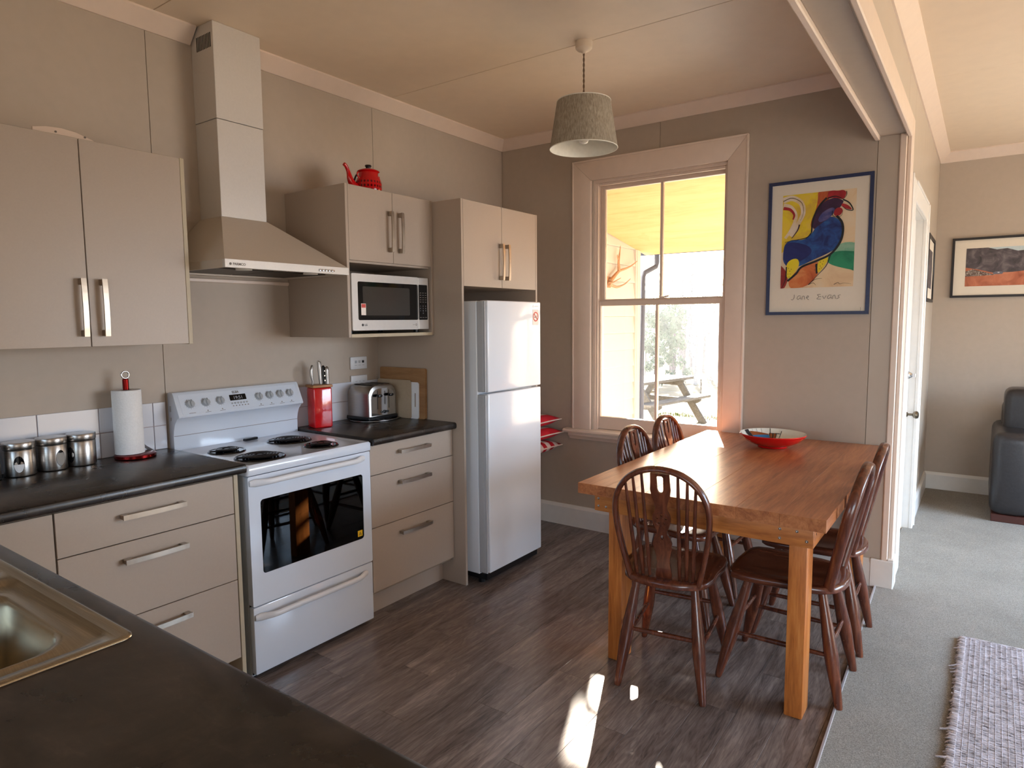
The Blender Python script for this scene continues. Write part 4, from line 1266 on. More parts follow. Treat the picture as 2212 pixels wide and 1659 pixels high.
# console face frame: slanted plane from (0.094,1.042) to (0.050,1.136)
sl = Vector((0.050 - 0.094, 0, 1.136 - 1.042)); Ls = sl.length; sl.normalize()
nrm = Vector((sl.z, 0, -sl.x))
F_C = Matrix(((0, sl.x, nrm.x, 0), (1, 0, 0, 0), (0, sl.z, nrm.z, 0), (0, 0, 0, 1)))
def con(y, v, off=0.0005): return Vector((0.094, y, 1.042)) + sl * (v * Ls) + nrm * off
cons = obj('control_panel', onface(curve_bm([rrect(YL + 0.02, YR - 0.02, 0.006, Ls - 0.006, 0.004, 3)], 0.0010), F_C, (0.094 + nrm.x * 0.0005, 0, 1.042 + nrm.z * 0.0005)), M['white'], ck)
for yy, v in ((-0.578, 0.50), (-0.506, 0.50), (-0.437, 0.51), (-0.240, 0.50), (-0.182, 0.52), (-0.124, 0.52), (-0.068, 0.52)):
    bm = B()
    lathe(bm, [(0.0185, 0), (0.0185, 0.003), (0.0165, 0.005), (0.0160, 0.012), (0.0145, 0.014), (0, 0.014)], (0, 0, 0), 28)
    box(bm, -0.0035, 0.0035, -0.0165, 0.0165, 0.012, 0.020, 0.0015)
    onface(bm, F_C, con(yy, v, 0.001)); k = obj('knob', bm, M['grey_plastic'], ck)
    bm = B(); box(bm, -0.0008, 0.0008, 0.006, 0.0155, 0.0198, 0.0206); onface(bm, F_C, con(yy, v, 0.001)); obj('pointer', bm, M['ink'], k, smooth=0)
    bm = B()
    for a in range(0, 360, 30):
        rbox(bm, (0.022 * math.cos(R(a)), 0.022 * math.sin(R(a)), 0), (0.0035, 0.0008, 0.0004), rz=R(a))
    onface(bm, F_C, con(yy, v, 0.0014)); obj('tick_mark', bm, M['ink_grey'], k, smooth=0)
bm = curve_bm([rrect(-0.388, -0.306, 0.46 * Ls, 0.73 * Ls, 0.002, 2)], 0.0012); onface(bm, F_C, Vector((0.094, 0, 1.042)) + nrm * 0.0018)
dsp = obj('display', bm, M['black_enamel'], ck)
text_obj('19:51', 0.022, F_C, con(-0.347, 0.51, 0.0028), M['led'], dsp, 'digits', 'CENTER')
text_obj('ELBA', 0.0155, F_C, con(-0.352, 0.80, 0.0016), M['ink_grey'], ck, 'lettering', 'CENTER', bold=0.0004)
for k in range(6):
    bm = B(); lathe(bm, [(0.0042, 0), (0.0040, 0.003), (0, 0.0035)], (0, 0, 0), 12); onface(bm, F_C, con(-0.383 + k * 0.015, 0.33, 0.001)); obj('button', bm, M['grey_plastic'], ck)
bm = B()
for k in range(6): rbox(bm, (0, 0, 0), (0.0055, 0.0035, 0.0004)); 
bm.free()
bm = B()
for k in range(6):
    t2 = B(); rbox(t2, (-0.380 + k * 0.015, 0.21 * Ls, 0), (0.006, 0.004, 0.0004)); merge(bm, t2)
for yy in (-0.506, -0.437, -0.240, -0.182, -0.124, -0.068):
    t2 = B(); lathe(t2, [(0.0028, 0), (0.0028, 0.0005), (0, 0.0005)], (yy, 0.14 * Ls, 0), 10); merge(bm, t2)
    t2 = B(); rbox(t2, (yy, 0.07 * Ls, 0), (0.026, 0.0016, 0.0004)); merge(bm, t2)
for yy in (-0.578,):
    t2 = B(); rbox(t2, (yy, 0.1 * Ls, 0), (0.03, 0.0018, 0.0004)); merge(bm, t2)
onface(bm, F_C, Vector((0.094, 0, 1.042)) + nrm * 0.0014); obj('printed_marks', bm, M['ink_grey'], ck, smooth=0)
# embossed side markings of the console
bm = B(); box(bm, 0.02, 0.03, YL - 0.001, YL + 0.002, 1.06, 1.085); box(bm, 0.02, 0.03, YL - 0.001, YL + 0.002, 1.02, 1.035); obj('side_vent', bm, M['grey_plastic'], ck)
# oven door with window
bm = curve_bm([rrect(YL + 0.003, YR - 0.006, 0.314, 0.842, 0.006, 3), rrect(-0.587, -0.055, 0.438, 0.742, 0.014, 4)], 0.031)
onface(bm, F_X, (0.565, 0, 0)); od = obj('oven_door', bm, M['white'], ck)
bm = B(); box(bm, 0.5765, 0.5785, -0.587, -0.055, 0.438, 0.742); obj('oven_window', bm, M['oven_glass'], od, smooth=0)
bm = curve_bm([rrect(-0.587, -0.055, 0.438, 0.742, 0.014, 4), rrect(-0.545, -0.10, 0.475, 0.705, 0.02, 4)], 0.001); onface(bm, F_X, (0.5760, 0, 0)); obj('window_border', bm, M['black_enamel'], od, smooth=0)
bm = B(); box(bm, 0.5496, 0.5500, -0.60, -0.04, 0.40, 0.76); obj('oven_cavity', bm, M['dark_gap'], ck, smooth=0)
bm = B()
for zz in (0.52, 0.63):
    sweep(bm, [(0.556, -0.56, zz), (0.556, -0.08, zz)], 0.0018, 5)
    for k in range(24): sweep(bm, [(0.556, -0.55 + k * 0.02, zz), (0.551, -0.55 + k * 0.02, zz)], 0.001, 4)
obj('oven_rack', bm, M['chrome'], ck)
bm = B(); box(bm, 0.5787, 0.5791, -0.092, -0.064, 0.452, 0.480); st = obj('warning_sticker', bm, M['yellow'], od, smooth=0)
bm = B(); tri = B(); prism(tri, [(-0.009, -0.007), (0.009, -0.007), (0.0, 0.009)], 0, 0.0003, 'XY'); 
tri2 = curve_bm([[(-0.009, -0.007), (0.009, -0.007), (0.0, 0.009)], [(-0.006, -0.0055), (0.006, -0.0055), (0.0, 0.0055)]], 0.0003); tri.free()
for k in range(3): rbox(tri2, (-0.002 + k * 0.002, -0.002, 0), (0.0008, 0.005, 0.0003))
onface(tri2, F_X, (0.5793, -0.078, 0.465)); obj('warning_symbol', tri2, M['ink'], st, smooth=0)
def bow_handle(z, parent, y0=-0.632, y1=-0.046):
    bm = B(); pts = []; rad = []
    N = 28
    for k in range(N + 1):
        s = k / N
        e = min(s, 1 - s)
        lift = min(1, e / 0.14); lift = lift * lift * (3 - 2 * lift)
        pts.append((0.582 + 0.030 * lift + 0.006 * math.sin(PI * s), y0 + (y1 - y0) * s, z + 0.004 * math.sin(PI * s)))
        th = 0.017 - 0.005 * lift if e > 0.005 else 0.012
        rad.append((0.007 + 0.002 * lift, th))
    sweep(bm, pts, rad, 12, upv=(0, 0, 1))
    obj('handle', bm, M['plastic'], parent, smooth=60)
bow_handle(0.815, od)
bm = B(); box(bm, 0.549, 0.580, YL + 0.003, YR - 0.006, 0.030, 0.309, 0.005, 2); wd_ = obj('warming_drawer', bm, M['white'], ck)
bow_handle(0.268, wd_)
bm = B(); box(bm, 0.52, 0.53, YL + 0.02, YR - 0.02, 0.0, 0.03); obj('plinth', bm, M['black'], ck, smooth=0)

# ---- range hood
hdn = thing('range_hood', 'silver pyramid range hood with a tall square flue above the cooker', 'range hood', (0.2, -0.33, 1.66))
HX, HY0, HY1 = 0.50, -0.640, -0.029
bm = B()
a_ = [bm.verts.new(p) for p in ((0.001, HY0, 1.690), (HX - 0.002, HY0, 1.690), (HX - 0.002, HY1, 1.690), (0.001, HY1, 1.690))]
b_ = [bm.verts.new(p) for p in ((0.001, -0.447, 1.905), (0.172, -0.447, 1.905), (0.172, -0.220, 1.905), (0.001, -0.220, 1.905))]
for k in range(4): bm.faces.new([a_[k], a_[(k + 1) % 4], b_[(k + 1) % 4], b_[k]])
bm.faces.new(b_); bm.faces.new(a_[::-1])
obj('canopy', bm, M['hood_canopy'], hdn, smooth=0)
bm = B(); box(bm, 0.482, HX, HY0, HY1, 1.658, 1.691, 0.001); obj('front_strip', bm, M['hood'], hdn)
bm = B(); box(bm, 0.001, 0.482, HY0, HY0 + 0.012, 1.658, 1.690); box(bm, 0.001, 0.482, HY1 - 0.012, HY1, 1.658, 1.690); box(bm, 0.001, 0.03, HY0 + 0.012, HY1 - 0.012, 1.658, 1.690); box(bm, 0.45, 0.482, HY0 + 0.012, HY1 - 0.012, 1.660, 1.690); box(bm, 0.03, 0.45, HY0 + 0.012, HY1 - 0.012, 1.684, 1.690)
obj('rim', bm, M['hood_canopy'], hdn, smooth=0)
for a, b in ((HY0 + 0.02, -0.337), (-0.330, HY1 - 0.02)):
    bm = B(); box(bm, 0.04, 0.36, a, b, 1.664, 1.672, 0.002); obj('grease_filter', bm, M['filter'], hdn)
for yy in (-0.50, -0.17):
    bm = B(); cyl(bm, (0.405, yy, 1.658), 0.032, 0.006, 20); obj('lamp', bm, M['lining'], hdn)
bm = B(); box(bm, 0.001, 0.170, -0.445, -0.222, 1.905, 2.318, 0.0015); obj('flue', bm, M['hood'], hdn)
bm = B(); box(bm, 0.001, 0.172, -0.447, -0.220, 2.320, 2.7195, 0.0015); fl2 = obj('flue', bm, M['hood'], hdn)
bm = B()
for k in range(10): box(bm, 0.045 + k * 0.0115, 0.051 + k * 0.0115, -0.4478, -0.446, 2.615, 2.675)
obj('vent_slot', bm, M['dark_gap'], fl2, smooth=0)
text_obj('PARMCO', 0.0135, F_X, (HX + 0.0004, -0.607, 1.668), M['ink_grey'], hdn, bold=0.0003)
bm = B(); lathe(bm, [(0.0052, 0), (0.0052, 0.0006), (0, 0.0006)], (0, 0, 0), 14); onface(bm, F_X, (HX, -0.617, 1.6725)); obj('emblem', bm, M['ink_grey'], hdn)
for k in range(5):
    bm = B(); lathe(bm, [(0.006, 0), (0.0055, 0.006), (0, 0.0065)], (0, 0, 0), 14, sx=1.2); onface(bm, F_X, (HX, -0.190 + k * 0.017, 1.672)); obj('button', bm, M['chrome'], hdn)
bm = B(); box(bm, 0.004, 0.024, -0.66, -0.655, 1.63, 1.66); bm.free()

# ---- microwave
mw = thing('microwave', 'silver microwave oven with a dark glass door in the cabinet niche', 'microwave', (0.25, 0.3, 1.3854))
bm = B(); box(bm, 0.07, 0.418, 0.040, 0.560, 1.402, 1.672, 0.004); obj('case', bm, M['grey_plastic'], mw)
bm = B()
for xx in (0.10, 0.38):
    for yy in (0.07, 0.53): cyl(bm, (xx, yy, 1.3856), 0.014, 0.018, 12)
obj('foot', bm, M['black'], mw)
bm = curve_bm([rrect(0.036, 0.487, 1.402, 1.675, 0.006, 3), rrect(0.072, 0.4855, 1.452, 1.637, 0.008, 3)], 0.022); onface(bm, F_X, (0.430, 0, 0)); dm = obj('door', bm, M['silver'], mw, smooth=0)
bm = B(); box(bm, 0.4180, 0.4200, 0.0365, 0.487, 1.402, 1.675); box(bm, 0.42, 0.4385, 0.072, 0.4855, 1.452, 1.637); obj('door_glass', bm, M['black_enamel'], dm, smooth=0)
bm = curve_bm([rrect(0.105, 0.425, 1.475, 1.615, 0.006, 3)], 0.0006); onface(bm, F_X, (0.4388, 0, 0)); obj('window_mesh', bm, plain('microwave_window', (58, 56, 54), 0.12, var=0.02), dm, smooth=0)
bm = B(); box(bm, 0.4385, 0.4442, 0.4845, 0.4875, 1.452, 1.637); obj('door_edge', bm, M['silver'], dm)
bm = B(); box(bm, 0.4396, 0.4399, 0.092, 0.122, 1.476, 1.532); s_ = obj('warning_label', bm, M['sticker_white'], dm, smooth=0)
bm = B(); box(bm, 0.4400, 0.4402, 0.094, 0.120, 1.512, 1.530); obj('red_field', bm, M['sticker_red'], s_, smooth=0)
bm = B(); box(bm, 0.419, 0.4405, 0.4885, 0.568, 1.402, 1.675, 0.003); cp = obj('control_panel', bm, M['silver'], mw)
bm = curve_bm([rrect(0.491, 0.557, 1.452, 1.637, 0.005, 3)], 0.0008); onface(bm, F_X, (0.4410, 0, 0)); kp = obj('keypad', bm, M['black_enamel'], cp, smooth=0)
bm = B(); box(bm, 0.4405, 0.4414, 0.498, 0.556, 1.412, 1.437, 0.0005); obj('door_button', bm, M['silver'], cp)
for r_ in range(4):
    for c_ in range(3):
        n_ = r_ * 3 + c_ + 1
        s_ = str(n_) if n_ < 10 else ('', '0', '')[c_]
        if s_: text_obj(s_, 0.009, F_X, (0.4415, 0.503 + c_ * 0.020, 1.522 - r_ * 0.0125), M['led'], kp, 'digit', 'CENTER')
bm = B()
for r_ in range(5):
    for c_ in range(3): box(bm, 0.4413, 0.4416, 0.499 + c_ * 0.0195, 0.510 + c_ * 0.0195, 1.545 + r_ * 0.012, 1.5475 + r_ * 0.012)
for c_ in range(3): box(bm, 0.4413, 0.4416, 0.497 + c_ * 0.020, 0.511 + c_ * 0.020, 1.463, 1.4655)
obj('key_legend', bm, M['ink_grey'], kp, smooth=0)
text_obj('LG', 0.014, F_X, (0.4412, 0.110, 1.424), M['ink'], dm, bold=0.0004)
bm = B(); lathe(bm, [(0.0065, 0), (0.0065, 0.0006), (0, 0.0006)], (0, 0, 0), 18); onface(bm, F_X, (0.441, 0.098, 1.4285)); obj('emblem', bm, M['ink'], dm)
bm = curve_bm([[(0.006 * math.cos(a * PI / 10), 0.006 * math.sin(a * PI / 10)) for a in range(20)], [(0.0035 * math.cos(a * PI / 10), 0.0035 * math.sin(a * PI / 10)) for a in range(20)]], 0.0005); rbox(bm, (-0.018, 0, 0), (0.016, 0.002, 0.0005)); onface(bm, F_X, (0.4413, 0.468, 1.427)); obj('emblem', bm, M['ink_grey'], dm, smooth=0)

# ---- outlets
for z0, z1, lb_ in ((1.177, 1.247, 'white double socket plate on the wall above the toaster'), (1.085, 1.142, 'white switch plate half hidden behind the toaster')):
    o = thing('wall_socket', lb_, 'socket', (0.0, 0.445, z0))
    bm = B(); box(bm, 0.0, 0.011, 0.386, 0.505, z0, z1, 0.003, 2); pl = obj('plate', bm, M['plastic'], o)
    if z0 > 1.15:
        for k, mt in enumerate(('grey_plastic', 'grey_plastic', 'ink')):
            bm = B(); box(bm, 0.011, 0.0145, 0.415 + k * 0.026, 0.429 + k * 0.026, 1.212, 1.226, 0.001); obj('switch', bm, M[mt], o)
    bm = B()
    for k in range(3): box(bm, 0.0109, 0.0113, 0.414 + k * 0.027, 0.430 + k * 0.027, z0 + 0.022, z0 + 0.0235)
    obj('printed_marks', bm, M['ink_grey'], o, smooth=0)
# ---- knife block
kb = thing('knife_block', 'glossy red knife block with a wooden lid on the right worktop', 'knife block', (0.095, 0.098, 0.9), R(-14))
bm = B(); box(bm, -0.044, 0.044, -0.050, 0.050, 0.0, 0.208, 0.008, 3); obj('body', bm, M['red_glass'], kb, world=False)
bm = B(); box(bm, -0.047, 0.047, -0.054, 0.054, 0.2085, 0.222, 0.003, 2); obj('lid', bm, M['pale_wood'], kb, world=False)
def knife(pts, rad, label, mat, extra=None):
    k = thing('kitchen_knife', label, 'knife', (0.095, 0.098, 1.122), R(-14), 'knives in the red block')
    bm = B(); sweep(bm, pts, rad, 10); obj('handle', bm, mat, k, world=False, smooth=60)
    p = pts[0]
    bm = B(); cyl(bm, (p[0], p[1], -0.008), 0.004, p[2] + 0.010, 8); obj('blade', bm, M['chrome'], k, world=False)
    if extra: extra(k)
knife([(0.0, -0.035, 0.002), (0.0, -0.034, 0.02), (0.0, -0.040, 0.045), (0.0, -0.040, 0.075), (0.0, -0.035, 0.098), (0, -0.034, 0.102)], [(0.005, 0.004), (0.006, 0.006), (0.007, 0.008), (0.007, 0.008), (0.006, 0.006), (0.003, 0.003)], 'curved steel knife handle standing apart at the left of the block', M['steel'])
knife([(0.0, 0.008, 0.002), (0.0, 0.007, 0.03), (0.0, 0.005, 0.075), (0.0, 0.004, 0.115), (0.0, -0.004, 0.120)], [(0.008, 0.006), (0.008, 0.009), (0.008, 0.010), (0.008, 0.010), (0.005, 0.005)], 'tallest steel knife handle in the middle of the block', M['steel'])
def rivets(k):
    bm = B()
    for zz in (0.02, 0.045, 0.07): cyl(bm, (0.012, 0.026, zz), 0.003, 0.004, 8, 'X')
    obj('rivet', bm, M['chrome'], k, world=False)
knife([(0.004, 0.026, 0.002), (0.004, 0.026, 0.04), (0.004, 0.024, 0.09), (0.004, 0.022, 0.098)], [(0.008, 0.007), (0.009, 0.009), (0.009, 0.008), (0.004, 0.004)], 'black riveted knife handle between two steel ones', M['black'], rivets)
knife([(0.018, 0.038, 0.002), (0.018, 0.038, 0.03), (0.018, 0.037, 0.07), (0.018, 0.036, 0.088), (0.018, 0.036, 0.093)], [(0.009, 0.008), (0.008, 0.008), (0.009, 0.010), (0.008, 0.009), (0.004, 0.004)], 'thick round-ended steel knife handle at the right of the block', M['steel'])
# ---- toaster on a black oval tray
tr = thing('oval_tray', 'black oval tray with a thin bright rim under the toaster', 'tray', (0.13, 0.45, 0.9))
bm = B(); lathe(bm, [(0.0, 0.0005), (0.150, 0.0005), (0.153, 0.004), (0.150, 0.006), (0.0, 0.005)], (0.128, 0.452, 0.9), 48, sx=0.80, sy=1.0); obj('plate', bm, M['black_gloss'], tr, smooth=50)
bm = B(); pts = [(0.128 + 0.122 * math.cos(2 * PI * k / 48), 0.452 + 0.1525 * math.sin(2 * PI * k / 48), 0.905) for k in range(48)]; sweep(bm, pts, 0.0016, 6, closed=True); obj('rim', bm, M['steel'], tr, smooth=60)
ts = thing('toaster', 'polished steel four-slice toaster with two black levers', 'toaster', (0.12, 0.455, 0.906))
X0, X1, Y0, Y1 = 0.022, 0.200, 0.340, 0.548
def arch_loop(inset, z0, z1, y0=Y0, y1=Y1):
    pts = []
    w_ = (y1 - y0) / 2 - inset; c_ = (y0 + y1) / 2
    r_ = 0.055
    pts.append((c_ - w_, z0)); pts.append((c_ + w_, z0))
    for k in range(9):
        a = R(90 * k / 8); pts.append((c_ + w_ - r_ + r_ * math.cos(a), z1 - inset - r_ + r_ * math.sin(a)))
    for k in range(9):
        a = R(90 + 90 * k / 8); pts.append((c_ - w_ + r_ + r_ * math.cos(a), z1 - inset - r_ + r_ * math.sin(a)))
    return pts
bm = B()
lp = []
for xx, ins in ((X0, 0.012), (X0 + 0.003, 0.004), (X0 + 0.012, 0.0), (X1 - 0.012, 0.0), (X1 - 0.003, 0.004), (X1, 0.012)):
    lp.append([(xx, a, b) for a, b in arch_loop(ins, 0.925, 1.098)])
rings = loft(bm, lp, True); bm.faces.new(rings[0][::-1])
obj('case', bm, M['steel'], ts, smooth=40)
bm = curve_bm([arch_loop(0.016, 0.930, 1.094)], 0.0012); onface(bm, F_X, (X1 + 0.0004, 0, 0)); fp = obj('front_plate', bm, M['chrome'], ts, smooth=0)
bm = B(); box(bm, X0 - 0.004, X1 + 0.004, Y0 - 0.004, Y1 + 0.004, 0.9065, 0.927, 0.004); obj('base', bm, M['black'], ts)
for k in range(4):
    bm = B(); y_ = Y0 + 0.047 + k * 0.039; box(bm, X0 + 0.02, X1 - 0.02, y_ - 0.008, y_ + 0.008, 1.0965, 1.0992); obj('slot', bm, M['dark_gap'], ts, smooth=0)
for yy in (Y0 + 0.062, Y1 - 0.062):
    bm = B(); box(bm, X1 + 0.0008, X1 + 0.0016, yy - 0.0018, yy + 0.0018, 0.965, 1.068); obj('lever_slot', bm, M['dark_gap'], fp, smooth=0)
    bm = B(); lathe(bm, [(0.0, -0.008), (0.012, -0.007), (0.016, 0.0), (0.012, 0.007), (0.0, 0.008)], (X1 + 0.018, yy, 1.040), 20, sx=0.7, sy=1.3); box(bm, X1, X1 + 0.012, yy - 0.002, yy + 0.002, 1.036, 1.044); obj('lever', bm, M['black'], ts, smooth=50)
for yy, r_ in ((0.430, 0.006), (0.452, 0.009), (0.475, 0.006), (0.462, 0.006)):
    bm = B(); lathe(bm, [(r_, 0), (r_, 0.004), (0, 0.006)], (X1 + 0.001, yy, 0.947), 14, 'X'); obj('button', bm, M['black'], fp)
bm = B(); sweep(bm, [(0.20, 0.38, 0.915), (0.225, 0.40, 0.909), (0.235, 0.43, 0.908), (0.215, 0.47, 0.908), (0.205, 0.50, 0.910)], 0.003, 6); obj('cord', bm, M['black'], ts, smooth=60)
# ---- chopping boards leaning at the tall panel
def board(label, name, x0, x1, z1, y, th, mat, lean=0.02, hole=None, r_=0.012):
    loops = [rrect(x0, x1, 0.0, z1, r_, 4)]
    if hole: loops.append(rrect(*hole, 0.004, 4))
    bm = curve_bm(loops, th); onface(bm, F_Y, (0, 0, 0))
    o = obj(name, bm, mat, loc=(0, 0, 0), smooth=30)
    o.location = (0, y, 0.901)
    o.rotation_euler = (-lean, 0, 0)
    prop(o, label, 'chopping board', 'chopping boards beside the toaster')
    return o
board('large wooden chopping board leaning at the tall panel, rearmost', 'chopping_board', 0.035, 0.392, 0.283, 0.582, 0.014, M['board_wood'], 0.025)
board('white plastic chopping board with a handle slot in front of the wooden one', 'chopping_board', 0.12, 0.348, 0.205, 0.5712, 0.006, M['plastic'], 0.02, hole=(0.316, 0.326, 0.065, 0.145))
board('plain tan chopping board, foremost of the three behind the toaster', 'chopping_board', 0.03, 0.295, 0.215, 0.5645, 0.005, M['board_tan'], 0.015)
# ---- canisters
def canister(x_, y_, rz, label, fill):
    t = thing('canister', label, 'canister', (x_, y_, 0.9), rz, 'steel canisters on the left worktop')
    bm = B(); lathe(bm, [(0.044, 0.001), (0.0475, 0.003), (0.0485, 0.006), (0.0485, 0.094), (0.047, 0.0965), (0.0, 0.0965)], (0, 0, 0), 48); obj('body', bm, M['steel'], t, world=False, smooth=40)
    bm = B(); lathe(bm, [(0.0478, 0.0965), (0.0478, 0.099), (0.0, 0.099)], (0, 0, 0), 48); obj('seal', bm, M['black'], t, world=False)
    bm = B(); lathe(bm, [(0.0485, 0.0992), (0.0500, 0.101), (0.0500, 0.122), (0.0485, 0.124), (0.0, 0.1255)], (0, 0, 0), 48); obj('lid', bm, M['steel'], t, world=False, smooth=40)
    # oval window curved round the body (local +X side)
    def oval(r_, a, b, z0, frac=1.0, zmax=9):
        bm = B(); c_ = bm.verts.new((r_, 0, z0)); vs = []
        for k in range(28):
            an = 2 * PI * k / 28
            y_, z_ = a * math.cos(an), z0 + b * math.sin(an)
            z_ = min(z_, zmax)
            vs.append(bm.verts.new((math.sqrt(r_ * r_ - y_ * y_), y_, z_)))
        c_.co.z = min(c_.co.z, zmax - 0.001)
        for k in range(28): bm.faces.new([c_, vs[k], vs[(k + 1) % 28]])
        return bm
    wv = obj('viewing_window', oval(0.0489, 0.0160, 0.030, 0.047), M['black_gloss'], t, world=False, smooth=60)
    if fill: obj('contents', oval(0.0492, 0.0150, 0.029, 0.047, zmax=0.047 + fill[0]), M[fill[1]], wv, world=False, smooth=60)
canister(0.075, -1.218, R(-20), 'steel canister with white contents half up its oval window, second from left', (0.0, 'plastic'))
canister(0.065, -1.112, R(14), 'steel canister with pale grey contents in its window, left of the rightmost', (0.02, 'seal'))
canister(0.060, -1.010, R(-68), 'rightmost steel canister with its dark oval window turned left', None)
canister(0.082, -1.327, R(-20), 'steel canister cut off by the left edge of the picture', None)
# ---- paper towel holder and roll
ph = thing('paper_towel_holder', 'red metal paper towel holder with a ring on top', 'holder', (0.085, -0.828, 0.9))
bm = B(); lathe(bm, [(0.072, 0.001), (0.076, 0.004), (0.076, 0.014), (0.070, 0.017), (0.0, 0.017)], (0.088, -0.825, 0.9), 48); obj('base', bm, M['red_metal'], ph, smooth=40)
bm = B(); cyl(bm, (0.076, -0.840, 0.917), 0.0115, 0.305, 20, bev=0.002); obj('post', bm, M['red_metal'], ph)
bm = B(); sweep(bm, [(0.076, -0.840 + 0.0145 * math.cos(2 * PI * k / 24), 1.238 + 0.0145 * math.sin(2 * PI * k / 24)) for k in range(24)], 0.0032, 8, closed=True); obj('ring', bm, M['chrome'], ph, smooth=60)
pr2 = thing('paper_towel_roll', 'white embossed paper towel roll on the red holder', 'paper towel', (0.076, -0.84, 0.918))
bm = B(); lathe(bm, [(0.020, 0.001), (0.053, 0.001), (0.0535, 0.004), (0.0535, 0.256), (0.052, 0.259), (0.020, 0.259), (0.020, 0.001)], (0.076, -0.840, 0.918), 56, caps=(False, False)); obj('roll', bm, M['paper'], pr2, smooth=40)
bm = B()
prev = None
for k in range(13):
    s = k / 12
    x_ = 0.045 + 0.004 * math.sin(s * 9); y_ = -0.795 + 0.012 * s + 0.004 * math.sin(s * 6) + (0.035 * max(0, s - 0.85) / 0.15 if s > 0.85 else 0)
    z_ = 1.165 - 0.247 * s + (0.0 if s < 0.97 else -0.002)
    cur = (bm.verts.new((x_ - 0.008, y_ - 0.010, max(z_, 0.918))), bm.verts.new((x_ + 0.016, y_ + 0.004, max(z_ - 0.004, 0.918))))
    if prev: bm.faces.new([prev[0], prev[1], cur[1], cur[0]])
    prev = cur
cur = (bm.verts.new((0.055, -0.742, 0.905)), bm.verts.new((0.085, -0.735, 0.904))); bm.faces.new([prev[0], prev[1], cur[1], cur[0]])
bmesh.ops.solidify(bm, geom=list(bm.faces), thickness=0.0008)
obj('loose_sheet', bm, M['paper'], pr2, smooth=60)
# ---- teapot
tp = thing('teapot', 'red enamel teapot with dark spots and lid knob on the microwave cabinet', 'teapot', (0.30, 0.29, 2.0845), R(0))
def teapot_mat():
    t_ = NT('red_spotted_enamel')
    vo = t_.t.nodes.new('ShaderNodeTexVoronoi'); vo.inputs['Scale'].default_value = 48; vo.inputs['Randomness'].default_value = 0.0
    tc = t_.t.nodes.new('ShaderNodeTexCoord'); sp = t_.t.nodes.new('ShaderNodeSeparateXYZ'); t_.l(tc.outputs['Object'], sp.inputs[0])
    at_ = t_.t.nodes.new('ShaderNodeMath'); at_.operation = 'ARCTAN2'; t_.l(sp.outputs[1], at_.inputs[0]); t_.l(sp.outputs[0], at_.inputs[1])
    cb_ = t_.t.nodes.new('ShaderNodeCombineXYZ'); mu = t_.t.nodes.new('ShaderNodeMath'); mu.operation = 'MULTIPLY'; mu.inputs[1].default_value = 0.0796 * 1.0
    t_.l(at_.outputs[0], mu.inputs[0]); t_.l(mu.outputs[0], cb_.inputs[0]); t_.l(sp.outputs[2], cb_.inputs[1]); t_.l(cb_.outputs[0], vo.inputs['Vector'])
    spot = t_.ramp(vo.outputs['Distance'], [(0.26, (0.10, 0.0, 0.002, 1)), (0.34, lin((190, 8, 14)))])
    lt = t_.t.nodes.new('ShaderNodeMath'); lt.operation = 'LESS_THAN'; lt.inputs[1].default_value = 0.078; t_.l(sp.outputs[2], lt.inputs[0])
    t_.l(t_.mix(lt.outputs[0], lin((190, 8, 14)), spot), t_.p.inputs['Base Color'])
    t_.p.inputs['Roughness'].default_value = 0.14
    return t_.m
bm = B(); lathe(bm, [(0.0, 0.0005), (0.058, 0.0005), (0.063, 0.006), (0.066, 0.03), (0.066, 0.06), (0.060, 0.080), (0.050, 0.094), (0.049, 0.112), (0.056, 0.118)], (0, 0, 0), 40); obj('body', bm, teapot_mat(), tp, world=False, smooth=40)
bm = B(); lathe(bm, [(0.057, 0.1185), (0.055, 0.1215), (0.035, 0.130), (0.018, 0.1335), (0.0, 0.134)], (0, 0, 0), 40); obj('lid', bm, M['red'], tp, world=False, smooth=50)
bm = B(); lathe(bm, [(0.012, 0.134), (0.013, 0.142), (0.017, 0.147), (0.015, 0.152), (0.0, 0.153)], (0, 0, 0), 24); obj('lid_knob', bm, M['black'], tp, world=False, smooth=50)
sp_ = [(-0.02, -0.050, 0.028), (-0.02, -0.085, 0.040), (-0.02, -0.105, 0.070), (-0.02, -0.113, 0.105), (-0.02, -0.128, 0.130), (-0.02, -0.140, 0.136)]
bm = B(); q_ = []
for i in range(len(sp_) - 1):
    for k in range(4): q_.append(Vector(sp_[i]).lerp(Vector(sp_[i + 1]), k / 4))
q_.append(Vector(sp_[-1]))
for _ in range(3): q_ = [q_[0]] + [(q_[i - 1] + 2 * q_[i] + q_[i + 1]) / 4 for i in range(1, len(q_) - 1)] + [q_[-1]]
sweep(bm, q_, [0.026 - 0.017 * min(1, i / (len(q_) * 0.6)) for i in range(len(q_))], 14); obj('spout', bm, M['red'], tp, world=False, smooth=60)
bm = B()
for s in (-1, 1): sweep(bm, [(0.0, s * 0.060, 0.078), (0.0, s * 0.074, 0.090), (0.0, s * 0.074, 0.102), (0.0, s * 0.066, 0.106)], 0.004, 8)
obj('handle_lug', bm, M['red'], tp, world=False, smooth=60)
bm = B(); sweep(bm, [(0.0 - 0.06 * math.sin(PI * k / 16), -0.078 * math.cos(PI * k / 16), 0.092 - 0.05 * math.sin(PI * k / 16)) for k in range(17)], 0.0045, 8); obj('handle', bm, M['black'], tp, world=False, smooth=60)
